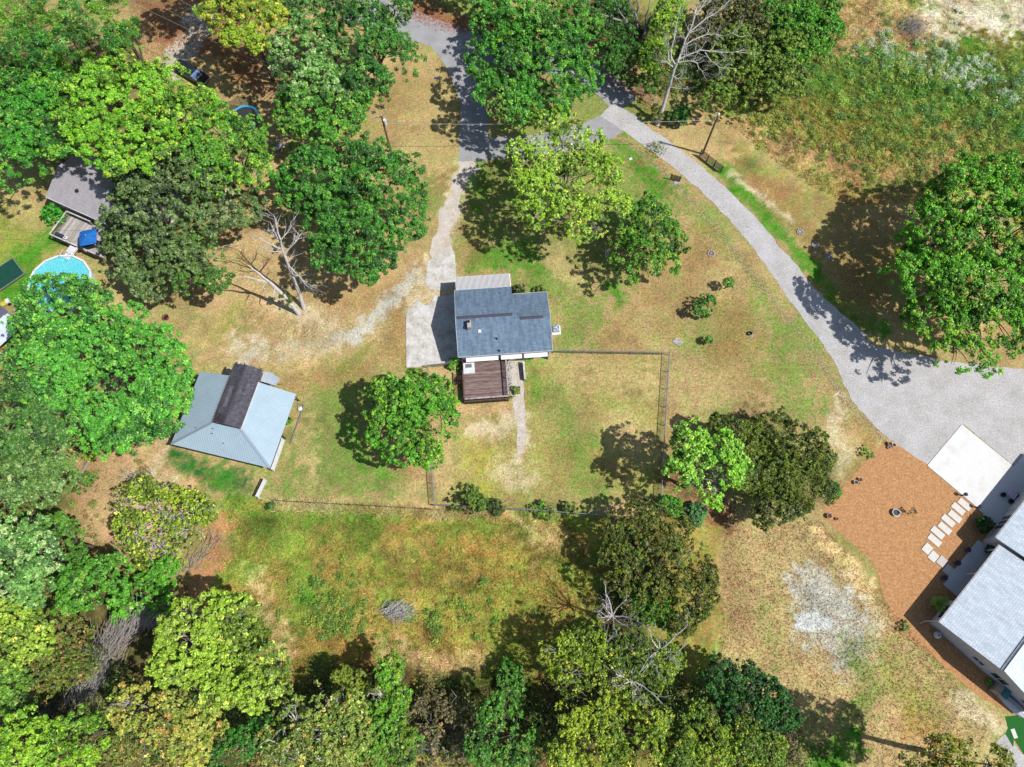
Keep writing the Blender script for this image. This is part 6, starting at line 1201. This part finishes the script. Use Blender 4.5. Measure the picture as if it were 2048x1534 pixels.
scatter('lawn_tufts', 'short uneven tufts across the lawns', [(440, 640), (860, 560), (940, 300), (1240, 270), (1330, 330), (1640, 690), (1720, 840), (1640, 1000), (1330, 1010), (870, 1010), (540, 1000), (590, 800)], 34000, 3, .14, .03, 1.2, M_grass, 54, 1.3, .5, hmin=.2)
scatter('lawn_tufts', 'short patchy grass on the sandy ground at the lower right', [(1450, 1060), (1640, 1040), (1760, 1190), (1980, 1440), (1950, 1534), (1500, 1534), (1440, 1300)], 13000, 3, .2, .04, 1.1, M_grass, 55, 1.3, .5)
# broad leaved weeds as low clumps
def weeds(name, label, pts, n, r, pal, size, seed, zr=.5, jit=26):
    rg = np.random.default_rng(seed); VV = []; TT = []
    for i in range(n):
        t_ = rg.random() * (len(pts) - 1); k = int(t_); f = t_ - k; px = pts[k][0] * (1 - f) + pts[k + 1][0] * f + rg.normal() * jit; py = pts[k][1] * (1 - f) + pts[k + 1][1] * f + rg.normal() * jit
        if py < -20: continue
        q = U(px, py, .1); rr = r * min(2.4, rg.lognormal(-.15, .5)); N = int(46 * (rr / r) ** 2) + 8
        d = rg.normal(size=(N, 3)); d /= np.linalg.norm(d, axis=1)[:, None]; d[:, 2] = np.abs(d[:, 2]); P = q + d * np.array([rr, rr, rr * zr * 2]) * (rg.random(N) ** .4)[:, None]
        c = np.array(A(*pal[rg.integers(len(pal))])) * 1.7; V, T = leaves(P, d * .5 + rg.normal(size=(N, 3)) * .5 + np.array([0, 0, .5]), size, .5, np.tile(c, (N, 1)), rg, .35); VV.append(V); TT.append(T)
    V = np.concatenate(VV); return tag(mesh_np(name, V, np.arange(len(V)), 3, M_leaf, tone=np.concatenate(TT)), label, 'weeds', kind='stuff')
weeds('weeds', 'green weed clumps scattered through the upper right meadow', [(1600, 130), (1720, 190), (1800, 120), (1850, 240), (1950, 160), (2040, 290), (2040, 90)], 680, .5, [(100, 150, 56), (84, 130, 60), (130, 160, 60), (76, 124, 50), (150, 170, 70)], .11, 61, jit=44)
weeds('flowering_weeds', 'whitish flowering weeds in the upper right meadow', [(1730, 85), (1790, 110), (1860, 100), (1900, 130), (1980, 160), (2040, 190)], 260, .42, [(196, 206, 178), (180, 196, 160), (150, 176, 130)], .09, 62, jit=20)
weeds('weeds', 'olive weed clumps on the near side of the upper right meadow', [(1500, 230), (1620, 250), (1720, 320), (1780, 260), (1860, 340), (1980, 300)], 520, .42, [(140, 152, 60), (120, 140, 56), (160, 166, 70), (100, 120, 50)], .1, 63, jit=30)
weeds('weeds', 'green weeds in the lower meadow', [(600, 1190), (700, 1200), (640, 1240), (860, 1240), (1000, 1200)], 200, .4, [(110, 144, 54), (96, 132, 50), (140, 156, 60)], .1, 64, jit=30)
weeds('undergrowth', 'low undergrowth filling the gaps of the lower left woodland', [(20, 1000), (120, 1150), (60, 1300), (180, 1380), (40, 1380), (220, 1500), (330, 1400), (500, 1440), (560, 1500), (640, 1430)], 1000, .95, [(96, 126, 50), (120, 128, 60), (80, 110, 44), (140, 120, 70)], .15, 65, jit=40)
weeds('undergrowth', 'low undergrowth under the trees at the top', [(1220, 60), (1300, 100), (1380, 160), (1440, 120), (1500, 60), (1600, 60)], 420, .75, [(90, 124, 46), (110, 124, 56), (76, 104, 42), (130, 130, 60)], .14, 66, jit=30)
weeds('undergrowth', 'low undergrowth between the trees at the bottom', [(600, 1420), (700, 1390), (760, 1500), (860, 1420), (960, 1500), (1000, 1440), (1120, 1480), (1240, 1330), (1340, 1400), (1500, 1450), (1560, 1500)], 1000, .85, [(106, 126, 50), (120, 120, 56), (84, 110, 44), (90, 84, 50)], .14, 67, jit=34)
weeds('clearing_plants', 'sparse low plants scattered over the bare clearing', [(200, 900), (170, 960), (150, 1010), (230, 1060), (290, 920)], 60, .35, [(120, 140, 60), (140, 120, 70)], .08, 68, jit=22)
# fallen leaves
def litter(label, pts, n, pal, seed, jx=30, jy=20, s=.1):
    rg = np.random.default_rng(seed); k = rg.random(n) * (len(pts) - 1); i = k.astype(int); f = (k - i)[:, None]; p = np.array(pts, float); q = p[i] * (1 - f) + p[np.minimum(i + 1, len(p) - 1)] * f + rg.normal(size=(n, 2)) * np.array([jx, jy])
    W = np.array([U(a, b_, .03) for a, b_ in q]); c = np.array([A(*c_) for c_ in pal])[rg.integers(len(pal), size=n)]
    V, T = leaves(W, rg.normal(size=(n, 3)) * .25 + np.array([0, 0, 1.]), s, .6, c, rg, .3); V[:, 2] = np.maximum(V[:, 2], .012) + .012
    return tag(mesh_np('fallen_leaves', V, np.arange(len(V)), 3, M_leafl, tone=T), label, 'leaves', kind='stuff')
RUST = [(196, 116, 84), (170, 96, 70), (210, 140, 100), (150, 96, 66)]
litter('rusty fallen leaves beside the shaded drive at the upper left', [(300, 20), (350, 70), (420, 90), (500, 130), (560, 170)], 5200, RUST, 71, 36, 30); litter('rusty fallen leaves along the upper edge of the asphalt road', [(800, 12), (860, 34), (940, 62)], 1500, RUST, 72, 16, 8)
litter('pinkish fallen leaves at the corner of asphalt under the bare tree', [(1215, 148), (1250, 172), (1290, 185), (1330, 230)], 900, [(206, 160, 140), (190, 140, 120)], 73, 10, 6); litter('pale fallen leaves on the dry grass by the tall bleached dead tree', [(480, 560), (560, 590), (640, 640), (600, 680)], 1500, [(226, 206, 170), (240, 220, 190), (190, 150, 110)], 74, 40, 24, .08)
litter('dark specks of leaves and weeds in the middle of the gravel drive', [(1240, 238), (1330, 305), (1420, 385), (1500, 470)], 170, [(140, 132, 110), (110, 126, 70)], 75, 6, 6, .07)
litter('red brown leaves in the shade under the lower trees', [(1340, 960), (1420, 1010), (1470, 1040)], 700, [(150, 104, 84), (130, 90, 70)], 76, 20, 16)
litter('gravel crumbs and leaves along the left verge of the gravel drive', [(1240, 275), (1330, 345), (1420, 440), (1520, 570), (1610, 680), (1690, 800), (1780, 890)], 1500, [(170, 150, 130), (140, 120, 96), (200, 196, 190)], 77, 4, 4, .07)
print('trees', ntree[0], 'tris', sum(len(o_.data.polygons) * (2 if len(o_.data.polygons) and o_.data.polygons[0].loop_total == 4 else 1) for o_ in bpy.data.objects if o_.type == 'MESH'))
